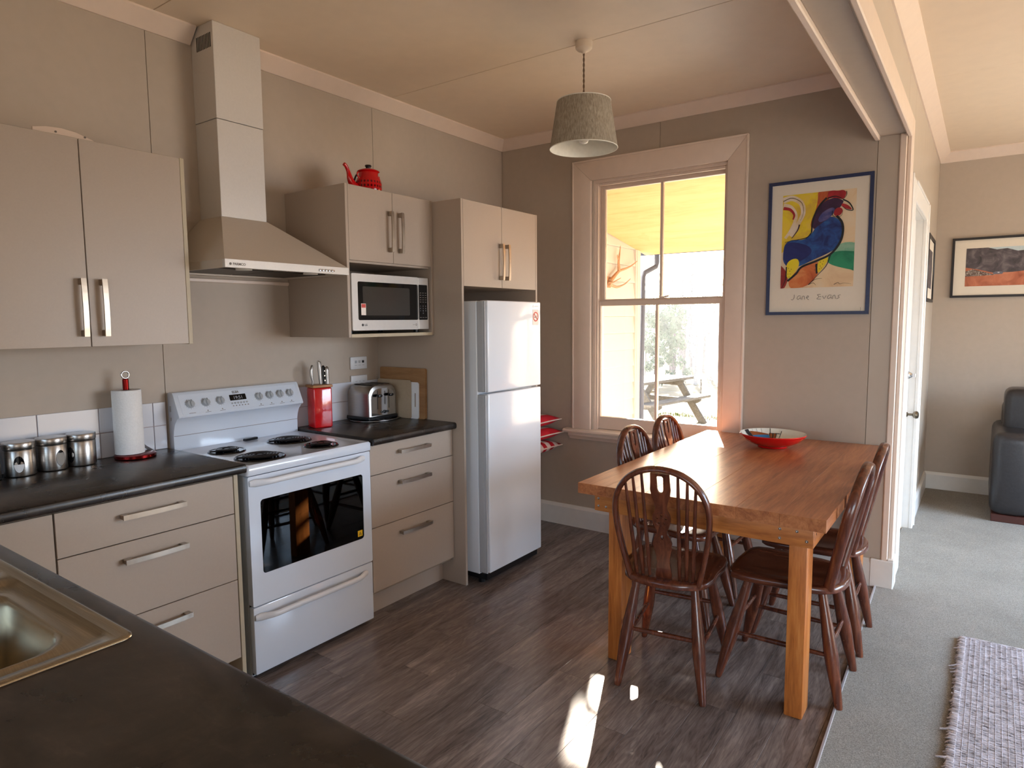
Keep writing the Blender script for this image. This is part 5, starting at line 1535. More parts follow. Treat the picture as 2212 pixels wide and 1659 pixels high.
# ---- cushions on a low cupboard behind the fridge
t = thing('side_cupboard', 'low white cupboard carrying the striped cushions in the corner behind the fridge', 'cupboard', (0.17, 1.6, 0))
bm = B(); box(bm, 0.02, 0.30, 1.40, 1.80, 0.05, 0.50, 0.003); obj('body', bm, M['cab'], t)
bm = B(); box(bm, 0.01, 0.315, 1.39, 1.81, 0.50, 0.52, 0.003); obj('top', bm, M['cab'], t)
bm = B(); box(bm, 0.301, 0.315, 1.403, 1.597, 0.06, 0.49, 0.002); obj('door', bm, M['cab'], t)
bm = B(); box(bm, 0.301, 0.315, 1.603, 1.797, 0.06, 0.49, 0.002); obj('door', bm, M['cab'], t)
bm = B(); box(bm, 0.03, 0.29, 1.41, 1.79, 0.0, 0.05); obj('plinth', bm, M['dark_gap'], t)
def cushion(loc, rz, tilt, mat, label, size=0.43, th=0.082):
    o_ = thing('cushion', label, 'cushion', loc, rz, 'red striped cushions stacked behind the fridge')
    bm = B(); n = 14
    top, bot = {}, {}
    for i in range(n + 1):
        for j in range(n + 1):
            u, v = -1 + 2 * i / n, -1 + 2 * j / n
            f = ((1 - u ** 4) * (1 - v ** 4)) ** 0.5
            pull = 1 - 0.07 * (1 - abs(u) ** 3) * abs(v) ** 4 - 0.07 * (1 - abs(v) ** 3) * abs(u) ** 4
            x_, y_ = u * size / 2 * pull, v * size / 2 * pull
            top[i, j] = bm.verts.new((x_, y_, th / 2 * f + tilt * x_))
            bot[i, j] = top[i, j] if f < 1e-9 else bm.verts.new((x_, y_, -th / 2 * f + tilt * x_))
    for i in range(n):
        for j in range(n):
            bm.faces.new([top[i, j], top[i + 1, j], top[i + 1, j + 1], top[i, j + 1]])
            q_ = [bot[i, j], bot[i, j + 1], bot[i + 1, j + 1], bot[i + 1, j]]
            bm.faces.new(q_)
    rim = [top[i, 0].co.copy() for i in range(n)] + [top[n, j].co.copy() for j in range(n)] + [top[i, n].co.copy() for i in range(n, 0, -1)] + [top[0, j].co.copy() for j in range(n, 0, -1)]
    obj('cover', bm, mat, o_, world=False, smooth=80)
    bm = B(); sweep(bm, rim, 0.0045, 6, closed=True); obj('piping', bm, M['piping'], o_, world=False, smooth=60)
    return o_
cushion((0.300, 1.622, 0.570), R(1), 0.02, M['cushion_narrow'], 'lowest cushion in the corner stack, narrow red and white stripes')
c2_ = cushion((0.308, 1.622, 0.662), R(-1), 0.02, M['cushion_wide'], 'middle cushion in the corner stack, broad red stripe and a small tag')
bm = B(); box(bm, 0.14, 0.165, -0.215, -0.185, 0.002, 0.010); obj('tag', bm, M['plastic'], c2_, world=False)
cushion((0.296, 1.618, 0.752), R(1.5), 0.02, M['cushion_wide'], 'topmost red cushion in the corner stack with pale piping')

# ============================================================ DINING
tb = thing('dining_table', 'heavy wooden dining table with golden pine legs and a dark plank top', 'table', (2.0, 1.05, 0))
TX = [1.543, 1.672, 1.845, 2.025, 2.195, 2.345, 2.495]
for i, (a, b) in enumerate(zip(TX, TX[1:])):
    ya = 0.262
    obj('plank', box(B(), a + 0.0002, b - 0.0002, ya, 1.842, 0.726, 0.770, 0.0008), M['table_top'], tb, smooth=0)
def rail(x0, x1, y0, y1, mt):
    return obj('rail', box(B(), x0, x1, y0, y1, 0.645, 0.7255, 0.004, 2), mt, tb)
rl = rail(1.590, 2.447, 0.320, 0.342, M['pine_x'])
rail(1.590, 2.447, 1.775, 1.797, M['pine_x'])
rail(1.624, 1.645, 0.343, 1.774, M['pine_y'])
rr_ = rail(2.426, 2.447, 0.343, 1.774, M['pine_y'])
for x_, z_ in ((1.610, 0.700), (1.610, 0.668), (1.645, 0.668), (2.335, 0.700), (2.335, 0.666), (2.392, 0.700), (2.425, 0.669)):
    bm = B(); lathe(bm, [(0.0055, 0), (0.0055, 0.0012), (0.002, 0.0016), (0.0, 0.0004)], (0, 0, 0), 12); onface(bm, F_Y, (x_, 0.320, z_)); obj('screw', bm, M['chrome'], rl)
for y_ in (0.36, 0.40):
    bm = B(); lathe(bm, [(0.005, 0), (0.005, 0.0012), (0, 0.0008)], (0, 0, 0), 12); onface(bm, F_X, (2.447, y_, 0.69)); obj('screw', bm, M['chrome'], rr_)
for x_, y_ in ((1.646, 0.343), (2.362, 0.343), (1.646, 1.674), (2.362, 1.674)):
    obj('leg', box(B(), x_, x_ + 0.062, y_, y_ + 0.100, 0.0, 0.7255, 0.003, 2), M['pine'], tb)
# decorated bowl
bw = thing('bowl', 'wide red ceramic bowl with a painted scene inside on the dining table', 'bowl', (2.01, 1.50, 0.770))
BR = 0.166
bm = B(); lathe(bm, [(0.070, 0.0005), (0.074, 0.003), (0.075, 0.010), (0.100, 0.018), (0.135, 0.036), (0.158, 0.058), (BR, 0.070), (BR - 0.002, 0.074)], (0, 0, 0), 64, caps=(True, False)); obj('outside', bm, M['red'], bw, world=False, smooth=50)
bm = B(); inn = [(BR - 0.002, 0.074), (BR - 0.007, 0.072), (0.148, 0.056), (0.125, 0.038), (0.09, 0.022), (0.0, 0.016)]; lathe(bm, inn, (0, 0, 0), 64, caps=(False, False))
obj('inside', bm, M['ceramic'], bw, world=False, smooth=50)
def inner_patch(a0, a1, t0, t1, mat, nm='painted_patch', off=0.0012, t0b=None):
    """patch on the inner wall between azimuths (deg) and rim fractions 0..1 (0 = rim)"""
    def pt(a, t):
        s = t * 3
        i = min(2, int(s)); f = s - i
        r_ = inn[1 + i][0] * (1 - f) + inn[2 + i][0] * f - off; h = inn[1 + i][1] * (1 - f) + inn[2 + i][1] * f + off
        return (r_ * math.cos(R(a)), r_ * math.sin(R(a)), h)
    bm = B(); n = max(2, int(abs(a1 - a0) / 4)); m_ = 5
    g_ = [[bm.verts.new(pt(a0 + (a1 - a0) * i / n, (t0 + ((t0b if t0b is not None else t0) - t0) * i / n) * (1 - j / m_) + t1 * j / m_)) for j in range(m_ + 1)] for i in range(n + 1)]
    for i in range(n):
        for j in range(m_): bm.faces.new([g_[i][j], g_[i + 1][j], g_[i + 1][j + 1], g_[i][j + 1]])
    return obj(nm, bm, mat, bw, world=False, smooth=60)
M['blue'] = plain('glaze_blue', (48, 120, 176), 0.2)
M['brown'] = plain('glaze_brown', (150, 80, 40), 0.2)
M['teal'] = plain('glaze_grey_green', (80, 100, 96), 0.2)
inner_patch(196, 210, 0.0, 0.5, M['teal'])
inner_patch(156, 168, 0.0, 1.0, M['ink'])
inner_patch(112, 155, 0.62, 0.95, M['blue'], t0b=0.25)
inner_patch(112, 155, 0.54, 0.60, M['brown'], off=0.0016, t0b=0.19)
for a in (96, 104): inner_patch(a, a + 6, 0.45, 0.95, M['brown'])
for a in (95, 102.5, 110): inner_patch(a, a + 1.4, 0.45, 0.95, M['ink'], off=0.0018)
inner_patch(108, 109.5, 0.0, 0.5, M['ink']); inner_patch(88, 108, 0.45, 0.50, M['ink']); inner_patch(86, 87.2, 0.2, 0.9, M['ink'])
for a in (126, 136, 146): inner_patch(a, a + 0.6, 0.0, 0.4, M['ink_grey'])

# ---- Windsor wheelback chair, facing +Y locally, origin on the floor under the seat
def make_chair(label):
    t = thing('dining_chair', label, 'chair', (0, 0, 0), 0, 'wheelback dining chairs round the table')
    # seat
    half = [(0.0, 0.208), (0.10, 0.205), (0.155, 0.196), (0.180, 0.176), (0.190, 0.140), (0.190, 0.06), (0.178, -0.02), (0.176, -0.09), (0.160, -0.150), (0.125, -0.190), (0.07, -0.212), (0.0, -0.220)]
    out = half + [(-x, y) for x, y in half[-2:0:-1]]
    bm = B()
    def ring(sc, z_, dish=0.0):
        return [(x * sc, y * sc, z_) for x, y in out]
    rings = loft(bm, [ring(0.95, 0.420), ring(0.995, 0.426), ring(1.0, 0.436), ring(0.99, 0.446), ring(0.96, 0.450), ring(0.80, 0.449), ring(0.6, 0.443), ring(0.35, 0.440)], False)
    c_ = bm.verts.new((0, 0, 0.440)); rg = rings[-1]
    for k in range(len(rg)): bm.faces.new([rg[k], rg[(k + 1) % len(rg)], c_])
    bm.faces.new(rings[0][::-1])
    obj('seat', bm, M['chair_seat'], t, world=False, smooth=50)
    legs = {}
    for sx, sy in ((-1, 1), (1, 1), (-1, -1), (1, -1)):
        top = Vector((sx * 0.112, sy * 0.125 - (0.015 if sy < 0 else 0), 0.424)); foot = Vector((sx * (0.182 if sy > 0 else 0.166), sy * 0.222, 0.0015))
        legs[sx, sy] = (top, foot)
        prof = [(0, 0.015), (0.10, 0.0165), (0.35, 0.0225), (0.52, 0.0255), (0.60, 0.025), (0.80, 0.0195), (0.94, 0.0155), (0.97, 0.0145), (1, 0.012)]
        bm = B(); sweep(bm, [top.lerp(foot, s) for s, _ in prof], [r_ for _, r_ in prof], 14)
        # flatten the foot onto the floor
        obj('leg', bm, M['chair'], t, world=False, smooth=60)
    def lp(k, z_):
        a, b = legs[k]; return a.lerp(b, (a.z - z_) / (a.z - b.z))
    for k0, k1, za, zb in (((-1, -1), (1, -1), 0.225, 0.225), ((-1, 1), (1, 1), 0.245, 0.245), ((-1, -1), (-1, 1), 0.19, 0.19), ((1, -1), (1, 1), 0.19, 0.19)):
        a, b = lp(k0, za), lp(k1, zb)
        bm = B(); sweep(bm, [a.lerp(b, s) for s in (0, 0.12, 0.5, 0.88, 1)], [0.007, 0.0085, 0.0105, 0.0085, 0.007], 10)
        obj('stretcher', bm, M['chair'], t, world=False, smooth=60)
    # bow: path in (x, z) then leaned back
    def lean(x, z_): return Vector((x, -0.165 - (z_ - 0.44) * 0.215, z_))
    bp = [(-0.132, 0.438), (-0.148, 0.51), (-0.163, 0.58), (-0.174, 0.65), (-0.179, 0.71), (-0.174, 0.765), (-0.155, 0.813), (-0.124, 0.852), (-0.083, 0.879), (-0.042, 0.893), (0.0, 0.897)]
    bp = bp + [(-x, z_) for x, z_ in bp[-2::-1]]
    q_ = []
    for i in range(len(bp) - 1):
        for k in range(3): q_.append(lean(*bp[i]).lerp(lean(*bp[i + 1]), k / 3))
    q_.append(lean(*bp[-1]))
    for _ in range(2): q_ = [q_[0]] + [(q_[i - 1] + 2 * q_[i] + q_[i + 1]) / 4 for i in range(1, len(q_) - 1)] + [q_[-1]]
    bm = B(); sweep(bm, q_, [(0.0112, 0.019)] * len(q_), 12, upv=(0, 0.97, 0.2))
    obj('bow', bm, M['chair'], t, world=False, smooth=50)
    def bow_z(x):
        best = 0
        for (xa, za), (xb, zb_) in zip(bp, bp[1:]):
            if za > 0.6 and min(xa, xb) <= x <= max(xa, xb) and xa != xb:
                best = max(best, za + (zb_ - za) * (x - xa) / (xb - xa))
        return best
    for s in (-1, 1):
        for xb, xt in ((0.058, 0.068), (0.084, 0.102), (0.108, 0.132)):
            zt = bow_z(s * xt) - 0.004
            a = lean(s * xb, 0.442); a.y = -0.165 + 0.012 - (xb * 0.25 - 0.02) * 0; b = lean(s * xt, zt)
            bm = B(); sweep(bm, [a.lerp(b, f) for f in (0, 0.15, 0.45, 0.8, 1)], [0.0068, 0.0084, 0.0082, 0.0066, 0.0052], 8)
            obj('spindle', bm, M['chair'], t, world=False, smooth=60)
    # splat with pierced slots and a wheel
    zz0, zz1 = 0.444, 0.888
    L = zz1 - zz0
    pf = [(0.0, 0.030), (0.04, 0.031), (0.10, 0.028), (0.16, 0.024), (0.22, 0.026), (0.29, 0.034), (0.35, 0.036), (0.40, 0.030), (0.44, 0.020), (0.47, 0.019), (0.50, 0.027), (0.54, 0.033), (0.58, 0.035), (0.62, 0.032), (0.655, 0.024), (0.69, 0.021), (0.74, 0.026), (0.79, 0.034), (0.85, 0.038), (0.92, 0.036), (1.0, 0.035)]
    outl = [(w_, v * L) for v, w_ in pf] + [(-w_, v * L) for v, w_ in reversed(pf)]
    def ell(cx, cz, a, b, n=18): return [(cx + a * math.cos(2 * PI * k / n), cz + b * math.sin(2 * PI * k / n)) for k in range(n)]
    slot = [(0.012 * math.cos(R(a)), 0.865 * L + 0.020 * math.sin(R(a))) for a in range(180, 361, 20)] + [(0.013, 0.965 * L), (0.008, 0.978 * L), (-0.008, 0.978 * L), (-0.013, 0.965 * L)]
    holes = [slot, ell(0, 0.405 * L, 0.006, 0.010, 12)]
    for k in range(5):
        a = R(90 + 72 * k); holes.append(ell(0.0175 * math.cos(a), 0.575 * L + 0.0175 * math.sin(a), 0.0045, 0.0045, 8))
    bm = curve_bm([outl] + holes, 0.010)
    mt = Matrix.Translation((0, -0.160, zz0 - 0.0)) @ Matrix.Rotation(math.atan(0.215), 4, 'X') @ F_Y
    bmesh.ops.transform(bm, matrix=mt, verts=bm.verts)
    sp = obj('splat', bm, M['chair'], t, world=False, smooth=30)
    bm = curve_bm([ell(0, 0.575 * L, 0.030, 0.030, 28), ell(0, 0.575 * L, 0.0255, 0.0255, 28)], 0.015)
    hub = curve_bm([ell(0, 0.575 * L, 0.009, 0.009, 16)], 0.016); merge(bm, hub)
    bmesh.ops.transform(bm, matrix=mt, verts=bm.verts)
    obj('wheel', bm, M['chair'], sp, world=False, smooth=30)
    return t
A = make_chair('dark wheelback chair at the near end of the table, back towards the camera')
A.location = (1.905, 0.420, 0); A.rotation_euler = (0, 0, R(8.5))
def place(x_, y_, rz, label):
    c_ = copy_tree(A); c_.location = (x_, y_, 0); c_.rotation_euler = (0, 0, R(rz)); c_['label'] = label
    return c_
place(2.302, 0.648, 90, 'near one of the two dark wheelback chairs on the carpet side of the table')
place(2.304, 1.112, 91, 'farther wheelback chair on the carpet side, partly behind the nearer one')
place(1.700, 0.985, -90, 'wheelback chair on the window side of the table, left of the two bows showing')
place(1.690, 1.440, -91, 'wheelback chair tucked in nearest the window, right of the two bows showing')

# ---- pendant lamp
pl = thing('pendant_lamp', 'grey linen drum pendant lamp hanging from the kitchen ceiling', 'lamp', (1.325, 0.69, 2.24))
bm = B(); lathe(bm, [(0.0, -0.052), (0.008, -0.052), (0.012, -0.045), (0.030, -0.038), (0.038, -0.030), (0.040, 0.0)], (1.325, 0.69, 2.7195), 32); obj('ceiling_rose', bm, M['ceiling'], pl, smooth=40)
bm = B()
for ph_ in (0, PI): sweep(bm, [(1.325 + 0.0022 * math.cos(k * 0.9 + ph_), 0.69 + 0.0022 * math.sin(k * 0.9 + ph_), 2.668 - k * 0.0068) for k in range(42)], 0.0024, 5)
obj('cord', bm, M['cord'], pl, smooth=60)
bm = B(); lathe(bm, [(0.158, 2.2415), (0.1245, 2.4535), (0.1230, 2.4535), (0.1565, 2.2415)], (1.325, 0.69, 0), 72, caps=(False, False))
sh = obj('lamp_shade', bm, M['linen'], pl, smooth=60)
bm = B(); lathe(bm, [(0.1560, 2.243), (0.1225, 2.452)], (1.325, 0.69, 0), 72, caps=(False, False))
obj('lining', bm, M['lining'], sh, smooth=60)
for r_, z_ in ((0.1575, 2.2415), (0.124, 2.4535)):
    bm = B(); sweep(bm, [(1.325 + r_ * math.cos(2 * PI * k / 72), 0.69 + r_ * math.sin(2 * PI * k / 72), z_) for k in range(72)], 0.0022, 6, closed=True)
    obj('rim', bm, M['lining'], sh, smooth=60)
bm = B()
for k in range(3): sweep(bm, [(1.325, 0.69, 2.40), (1.325 + 0.122 * math.cos(R(120 * k)), 0.69 + 0.122 * math.sin(R(120 * k)), 2.45)], 0.0015, 5)
cyl(bm, (1.325, 0.69, 2.34), 0.018, 0.08, 16); obj('lamp_holder', bm, M['lining'], pl)
bm = B(); lathe(bm, [(0, 2.262), (0.018, 2.267), (0.028, 2.285), (0.026, 2.31), (0.014, 2.335), (0.0, 2.34)], (1.325, 0.69, 0), 20); obj('bulb', bm, M['ceramic'], pl, smooth=60)

# ---- rooster print in a blue frame
px0, px1, pz0, pz1, PYF = 1.870, 2.391, 1.464, 2.197, 1.849
pc = thing('framed_print', 'colourful rooster print in a dark blue frame on the window wall', 'picture', (2.13, 1.84, 1.464))
def frame(parent, x0, x1, z0, z1, w_, d, mat, F, loc, mats=None):
    bm = curve_bm([[(x0, z0), (x1, z0), (x1, z1), (x0, z1)], [(x0 + w_, z0 + w_), (x1 - w_, z0 + w_), (x1 - w_, z1 - w_), (x0 + w_, z1 - w_)]], d)
    onface(bm, F, loc)
    return obj('frame', bm, mat, parent, smooth=0)
frame(pc, px0, px1, pz0, pz1, 0.017, 0.020, M['frame_blue'], F_Y, (0, PYF - 0.0105, 0))
bm = B(); box(bm, px0 + 0.017, px1 - 0.017, PYF - 0.010, PYF - 0.001, pz0 + 0.017, pz1 - 0.017); obj('mount_board', bm, M['mat'], pc, smooth=0)
art = thing_holder = None
def smooth_poly(pts, it=2):
    for _ in range(it):
        q_ = []
        for i in range(len(pts)):
            a, b = pts[i], pts[(i + 1) % len(pts)]
            q_.append((a[0] * 0.75 + b[0] * 0.25, a[1] * 0.75 + b[1] * 0.25)); q_.append((a[0] * 0.25 + b[0] * 0.75, a[1] * 0.25 + b[1] * 0.75))
        pts = q_
    return pts
# print area in crop units: x 225..975, y 285..1290 (top to bottom)
AX0, AX1, AZ0, AZ1 = 1.945, 2.312, 1.612, 2.122
def C(x, y):
    # undo the slant of the photograph: top edge runs from y=350 (x=245) to y=288 (x=880)
    left, right = (245 - (y - 350) * 0.022), 975 + (y - 285) * -0.008
    u = (x - left) / (right - left)
    ytop = 352 - 85 * u; ybot = 1290 - 15 * u
    v = (y - ytop) / (ybot - ytop)
    return (min(AX1, max(AX0, AX0 + u * (AX1 - AX0))), min(AZ1, max(AZ0, AZ1 - v * (AZ1 - AZ0))))
layer = [0]
def art_mat(name, stops, scale=9, rough=0.6):
    t = NT(name); f = t.noise(t.coords((1, 1, 1)), scale, 5, 0.6, 0.8)
    t.l(t.ramp(f, [(p, lin(c)) for p, c in stops]), t.p.inputs['Base Color']); t.p.inputs['Roughness'].default_value = rough
    return t.m
def blot(pts, mat, nm='print_shape', sm=2, raw=False):
    layer[0] += 1
    q_ = smooth_poly(pts, sm) if sm else pts
    q_ = [C(*p) for p in q_]
    q_ = [p for i, p in enumerate(q_) if i == 0 or (Vector(p) - Vector(q_[i - 1])).length > 1e-5]
    bm = curve_bm([q_], 0.0001)
    onface(bm, F_Y, (0, PYF - 0.0103 - layer[0] * 0.00022, 0))
    return obj(nm, bm, mat, artb, smooth=0)
def stroke(pts, w0, mat=None, w1=None):
    layer[0] += 1
    P_ = [Vector(C(*p)) for p in pts]
    q_ = []
    for i in range(len(P_) - 1):
        for k in range(5):
            s = k / 5
            a = P_[max(i - 1, 0)]; b = P_[i]; c_ = P_[i + 1]; d = P_[min(i + 2, len(P_) - 1)]
            q_.append(0.5 * ((2 * b) + (c_ - a) * s + (2 * a - 5 * b + 4 * c_ - d) * s * s + (3 * b - a - 3 * c_ + d) * s ** 3))
    q_.append(P_[-1])
    L_, R_ = [], []
    for i, p in enumerate(q_):
        d = (q_[min(i + 1, len(q_) - 1)] - q_[max(i - 1, 0)]).normalized(); n_ = Vector((-d.y, d.x))
        s = i / (len(q_) - 1)
        w_ = (w0 * (1 - s) + (w1 if w1 is not None else w0 * 0.3) * s) * 0.00052
        L_.append(p + n_ * w_ / 2); R_.append(p - n_ * w_ / 2)
    bm = B(); y_ = PYF - 0.0103 - layer[0] * 0.00022
    vl = [bm.verts.new((p.x, y_, p.y)) for p in L_]; vr = [bm.verts.new((p.x, y_, p.y)) for p in R_]
    for i in range(len(vl) - 1): bm.faces.new([vl[i], vl[i + 1], vr[i + 1], vr[i]])
    return obj('brush_stroke', bm, mat or M['ink'], artb, smooth=0)
bg_m = art_mat('print_background', [(0.35, (214, 178, 140)), (0.5, (228, 200, 160)), (0.65, (226, 206, 176))], 5)
bm = B(); box(bm, AX0, AX1, PYF - 0.0103, PYF - 0.0100, AZ0, AZ1); artb = obj('print', bm, bg_m, pc, smooth=0)
yel = art_mat('print_yellow', [(0.35, (210, 170, 60)), (0.5, (228, 200, 40)), (0.65, (226, 190, 90))], 7)
yel2 = art_mat('print_bright_yellow', [(0.4, (228, 208, 20)), (0.6, (232, 200, 60))], 9)
cream = art_mat('print_cream', [(0.4, (226, 210, 190)), (0.6, (214, 190, 150))], 12)
orange = art_mat('print_orange', [(0.35, (176, 76, 34)), (0.55, (206, 112, 60)), (0.7, (220, 150, 90))], 8)
blue = art_mat('print_blue', [(0.35, (14, 30, 92)), (0.5, (26, 62, 128)), (0.62, (34, 88, 150)), (0.75, (70, 120, 160))], 16)
navy = art_mat('print_navy', [(0.4, (20, 28, 92)), (0.7, (26, 40, 110))], 10)
purple = art_mat('print_purple', [(0.4, (44, 16, 50)), (0.7, (70, 30, 70))], 14)
redp = art_mat('print_red', [(0.4, (150, 20, 30)), (0.7, (186, 40, 46))], 14)
teal_ = art_mat('print_green', [(0.4, (20, 116, 84)), (0.6, (40, 140, 100))], 10)
pale_g = art_mat('print_pale_green', [(0.4, (120, 170, 140)), (0.6, (150, 186, 160))], 10)
brick = art_mat('print_dark_red', [(0.4, (130, 26, 26)), (0.7, (160, 50, 40))], 10)
blot([(100, 200), (700, 150), (720, 300), (690, 440), (570, 620), (530, 760), (420, 830), (280, 900), (100, 980)], yel)
blot([(600, 240), (740, 240), (700, 420), (640, 480), (560, 700), (520, 640), (600, 450)], orange)
blot([(150, 520), (300, 570), (330, 680), (245, 820), (150, 860)], yel2)
for q0, ww in (([(250, 400), (340, 375), (430, 420), (455, 520), (400, 640), (330, 760)], 60), ([(250, 450), (330, 470), (380, 560), (340, 680), (270, 780)], 46)):
    stroke(q0, ww, cream, ww * 0.6)
stroke([(250, 478), (320, 490), (362, 540), (350, 590)], 34, redp, 14)
blot([(760, 920), (840, 810), (1080, 830), (1080, 960), (780, 950)], pale_g)
blot([(760, 900), (1090, 920), (1080, 1130), (860, 1085), (730, 1045), (700, 1000)], teal_)
blot([(300, 1200), (430, 1080), (610, 1000), (650, 1090), (540, 1260), (330, 1310)], orange)
blot([(130, 1000), (280, 1090), (310, 1210), (240, 1330), (130, 1340)], brick)
# body
blot([(268, 830), (350, 790), (470, 800), (560, 720), (600, 620), (700, 560), (780, 560), (840, 620), (850, 740), (800, 880), (700, 940), (560, 1000), (440, 1060), (330, 1090), (250, 1030), (250, 930)], blue)
blot([(262, 850), (340, 810), (520, 850), (560, 920), (480, 990), (330, 1060), (252, 1000)], navy)
blot([(620, 450), (700, 380), (800, 370), (860, 400), (820, 470), (760, 500), (740, 560), (620, 640), (560, 700), (550, 610)], purple)
blot([(640, 520), (740, 460), (780, 480), (740, 560), (640, 620), (600, 600)], art_mat('print_slate', [(0.4, (60, 62, 120)), (0.65, (110, 100, 140))], 14), sm=3)
blot([(300, 1010), (400, 975), (430, 1040), (380, 1130), (300, 1210), (278, 1100)], yel2)
blot([(610, 1010), (710, 960), (720, 1000), (650, 1110), (610, 1140)], yel2)
# head
blot([(700, 380), (700, 310), (740, 292), (800, 298), (850, 285), (880, 310), (870, 350), (850, 385), (760, 365)], redp)
blot([(840, 420), (900, 440), (945, 490), (880, 480), (830, 450)], redp)
blot([(700, 400), (760, 360), (860, 395), (840, 425), (740, 440)], purple)
blot([(765, 490), (810, 460), (850, 480), (840, 530), (795, 560), (760, 540)], redp)
stroke([(850, 385), (910, 420), (946, 490), (890, 488), (846, 455)], 14)
stroke([(790, 550), (840, 610), (856, 700), (830, 820), (740, 940), (600, 1010), (450, 1070), (390, 1140), (300, 1215)], 22, None, 20)
stroke([(690, 370), (620, 450), (560, 580), (545, 720)], 20, None, 14)
stroke([(545, 720), (500, 770), (420, 790), (270, 820)], 12)
stroke([(420, 640), (400, 700), (340, 780)], 16, purple, 6)
stroke([(600, 1040), (605, 1140)], 20, None, 14)
stroke([(740, 950), (700, 1060), (620, 1150), (520, 1255)], 9)
stroke([(520, 1255), (590, 1200), (660, 1190)], 6); stroke([(520, 1255), (570, 1235), (600, 1260)], 6)
stroke([(290, 1070), (280, 1200), (240, 1285)], 12)
stroke([(250, 410), (340, 375), (440, 420), (458, 520), (430, 600)], 7)
stroke([(700, 375), (780, 352), (860, 388)], 12); stroke([(880, 300), (882, 340), (850, 384)], 7)
stroke([(750, 500), (755, 550), (800, 562), (840, 545), (850, 490)], 7)
stroke([(780, 1255), (820, 1235), (840, 1250), (880, 1240), (950, 1250)], 5)
for x_, y_ in ((310, 1080), (325, 1110), (340, 1090), (305, 1140), (330, 1140), (318, 1170), (640, 1020), (660, 1040), (640, 1060), (670, 1010), (630, 1090), (650, 1080), (590, 1060), (585, 1100), (290, 1150)):
    stroke([(x_, y_), (x_ + 4, y_ + 8)], 7)
# pencil signature under the print: strokes of handwriting
def jane():
    P0 = (2.0, 1.545)
    s = 0.034
    letters = {'J': [[(0.1, 0.15), (0.35, 0.0), (0.62, 0.45), (0.6, 0.9)]],
               'a': [[(0.75, 0.62), (0.35, 0.75), (0.05, 0.3), (0.3, 0.05), (0.7, 0.5), (0.72, 0.1)]],
               'n': [[(0.05, 0.05), (0.1, 0.6), (0.4, 0.7), (0.5, 0.08)]],
               'e': [[(0.05, 0.35), (0.5, 0.45), (0.35, 0.75), (0.05, 0.35), (0.5, 0.02)]],
               'E': [[(0.7, 0.85), (0.1, 0.82), (0.5, 0.48), (0.0, 0.1), (0.75, 0.08)], [(0.5, 0.48), (0.8, 0.5)]],
               'v': [[(0.0, 0.6), (0.25, 0.05), (0.55, 0.65)]],
               's': [[(0.6, 0.7), (0.15, 0.55), (0.5, 0.3), (0.0, 0.05)]]}
    adv = {'J': 0.95, 'a': 0.85, 'n': 0.65, 'e': 0.7, 'E': 1.0, 'v': 0.65, 's': 0.7}
    x_ = 0
    bm = B()
    for ch in 'Jane Evans':
        if ch == ' ':
            obj('handwriting', bm, M['ink_grey'], pc); bm = B(); x_ += 0.95; continue
        for st_ in letters[ch]:
            pts = [Vector((P0[0] + (x_ + a) * s * 0.95, PYF - 0.0108, P0[1] + b * s)) for a, b in st_]
            q_ = []
            for i in range(len(pts) - 1):
                for k in range(4): q_.append(pts[i].lerp(pts[i + 1], k / 4))
            q_.append(pts[-1])
            for _ in range(2): q_ = [q_[0]] + [(q_[i - 1] + 2 * q_[i] + q_[i + 1]) / 4 for i in range(1, len(q_) - 1)] + [q_[-1]]
            sweep(bm, q_, [(0.0013, 0.0003)] * len(q_), 6, upv=(0, 1, 0))
        x_ += adv[ch]
    obj('handwriting', bm, M['ink_grey'], pc)
jane()
bm = B(); sweep(bm, [(2.350, PYF - 0.0106, 1.500), (2.353, PYF - 0.0106, 1.490), (2.350, PYF - 0.0106, 1.482)], 0.0006, 4); obj('pencil_mark', bm, M['ink_grey'], pc)

# ---- landscape photograph on the far wall
LYF = 4.415
lx0, lx1, lz0, lz1 = 2.646, 3.66, 1.601, 2.075
ph = thing('framed_photograph', 'wide landscape photograph of bare hills in a black frame on the far wall', 'picture', (3.1, 4.40, 1.6))
frame(ph, lx0, lx1, lz0, lz1, 0.018, 0.024, M['frame_black'], F_Y, (0, LYF - 0.0125, 0))
bm = B(); box(bm, lx0 + 0.018, lx1 - 0.018, LYF - 0.012, LYF - 0.001, lz0 + 0.018, lz1 - 0.018); obj('mount_board', bm, M['mat'], ph, smooth=0)
qx0, qx1, qz0, qz1 = 2.742, 3.564, 1.690, 1.990
hill = art_mat('photo_hill', [(0.3, (52, 48, 52)), (0.5, (84, 76, 80)), (0.68, (120, 110, 112))], 14)
bm = B(); box(bm, qx0, qx1, LYF - 0.0125, LYF - 0.0120, qz0, qz1); pp = obj('photograph', bm, plain('photo_sky', (190, 204, 208), 0.5), ph, smooth=0)
def lay(pts, mat, n, nm):
    q_ = [(min(qx1, max(qx0, qx0 + u * (qx1 - qx0))), min(qz1, max(qz0, qz1 - v * (qz1 - qz0)))) for u, v in pts]
    bm = curve_bm([q_], 0.0001); onface(bm, F_Y, (0, LYF - 0.0127 - n * 0.0003, 0)); return obj(nm, bm, mat, pp, smooth=0)
lay([(0, 0), (0.17, 0), (0.24, 0.06), (0.32, 0.04), (0.40, 0.12), (0.5, 0.10), (0.62, 0.18), (0.8, 0.1), (1, 0.2), (1, 0.7), (0, 0.7)], hill, 1, 'hill')
lay([(0, 0.5), (0.1, 0.56), (0.22, 0.66), (0.36, 0.66), (0.6, 0.6), (1, 0.62), (1, 1), (0, 1)], art_mat('photo_plain', [(0.3, (150, 82, 56)), (0.5, (184, 108, 78)), (0.7, (206, 136, 104))], 9), 2, 'plain')
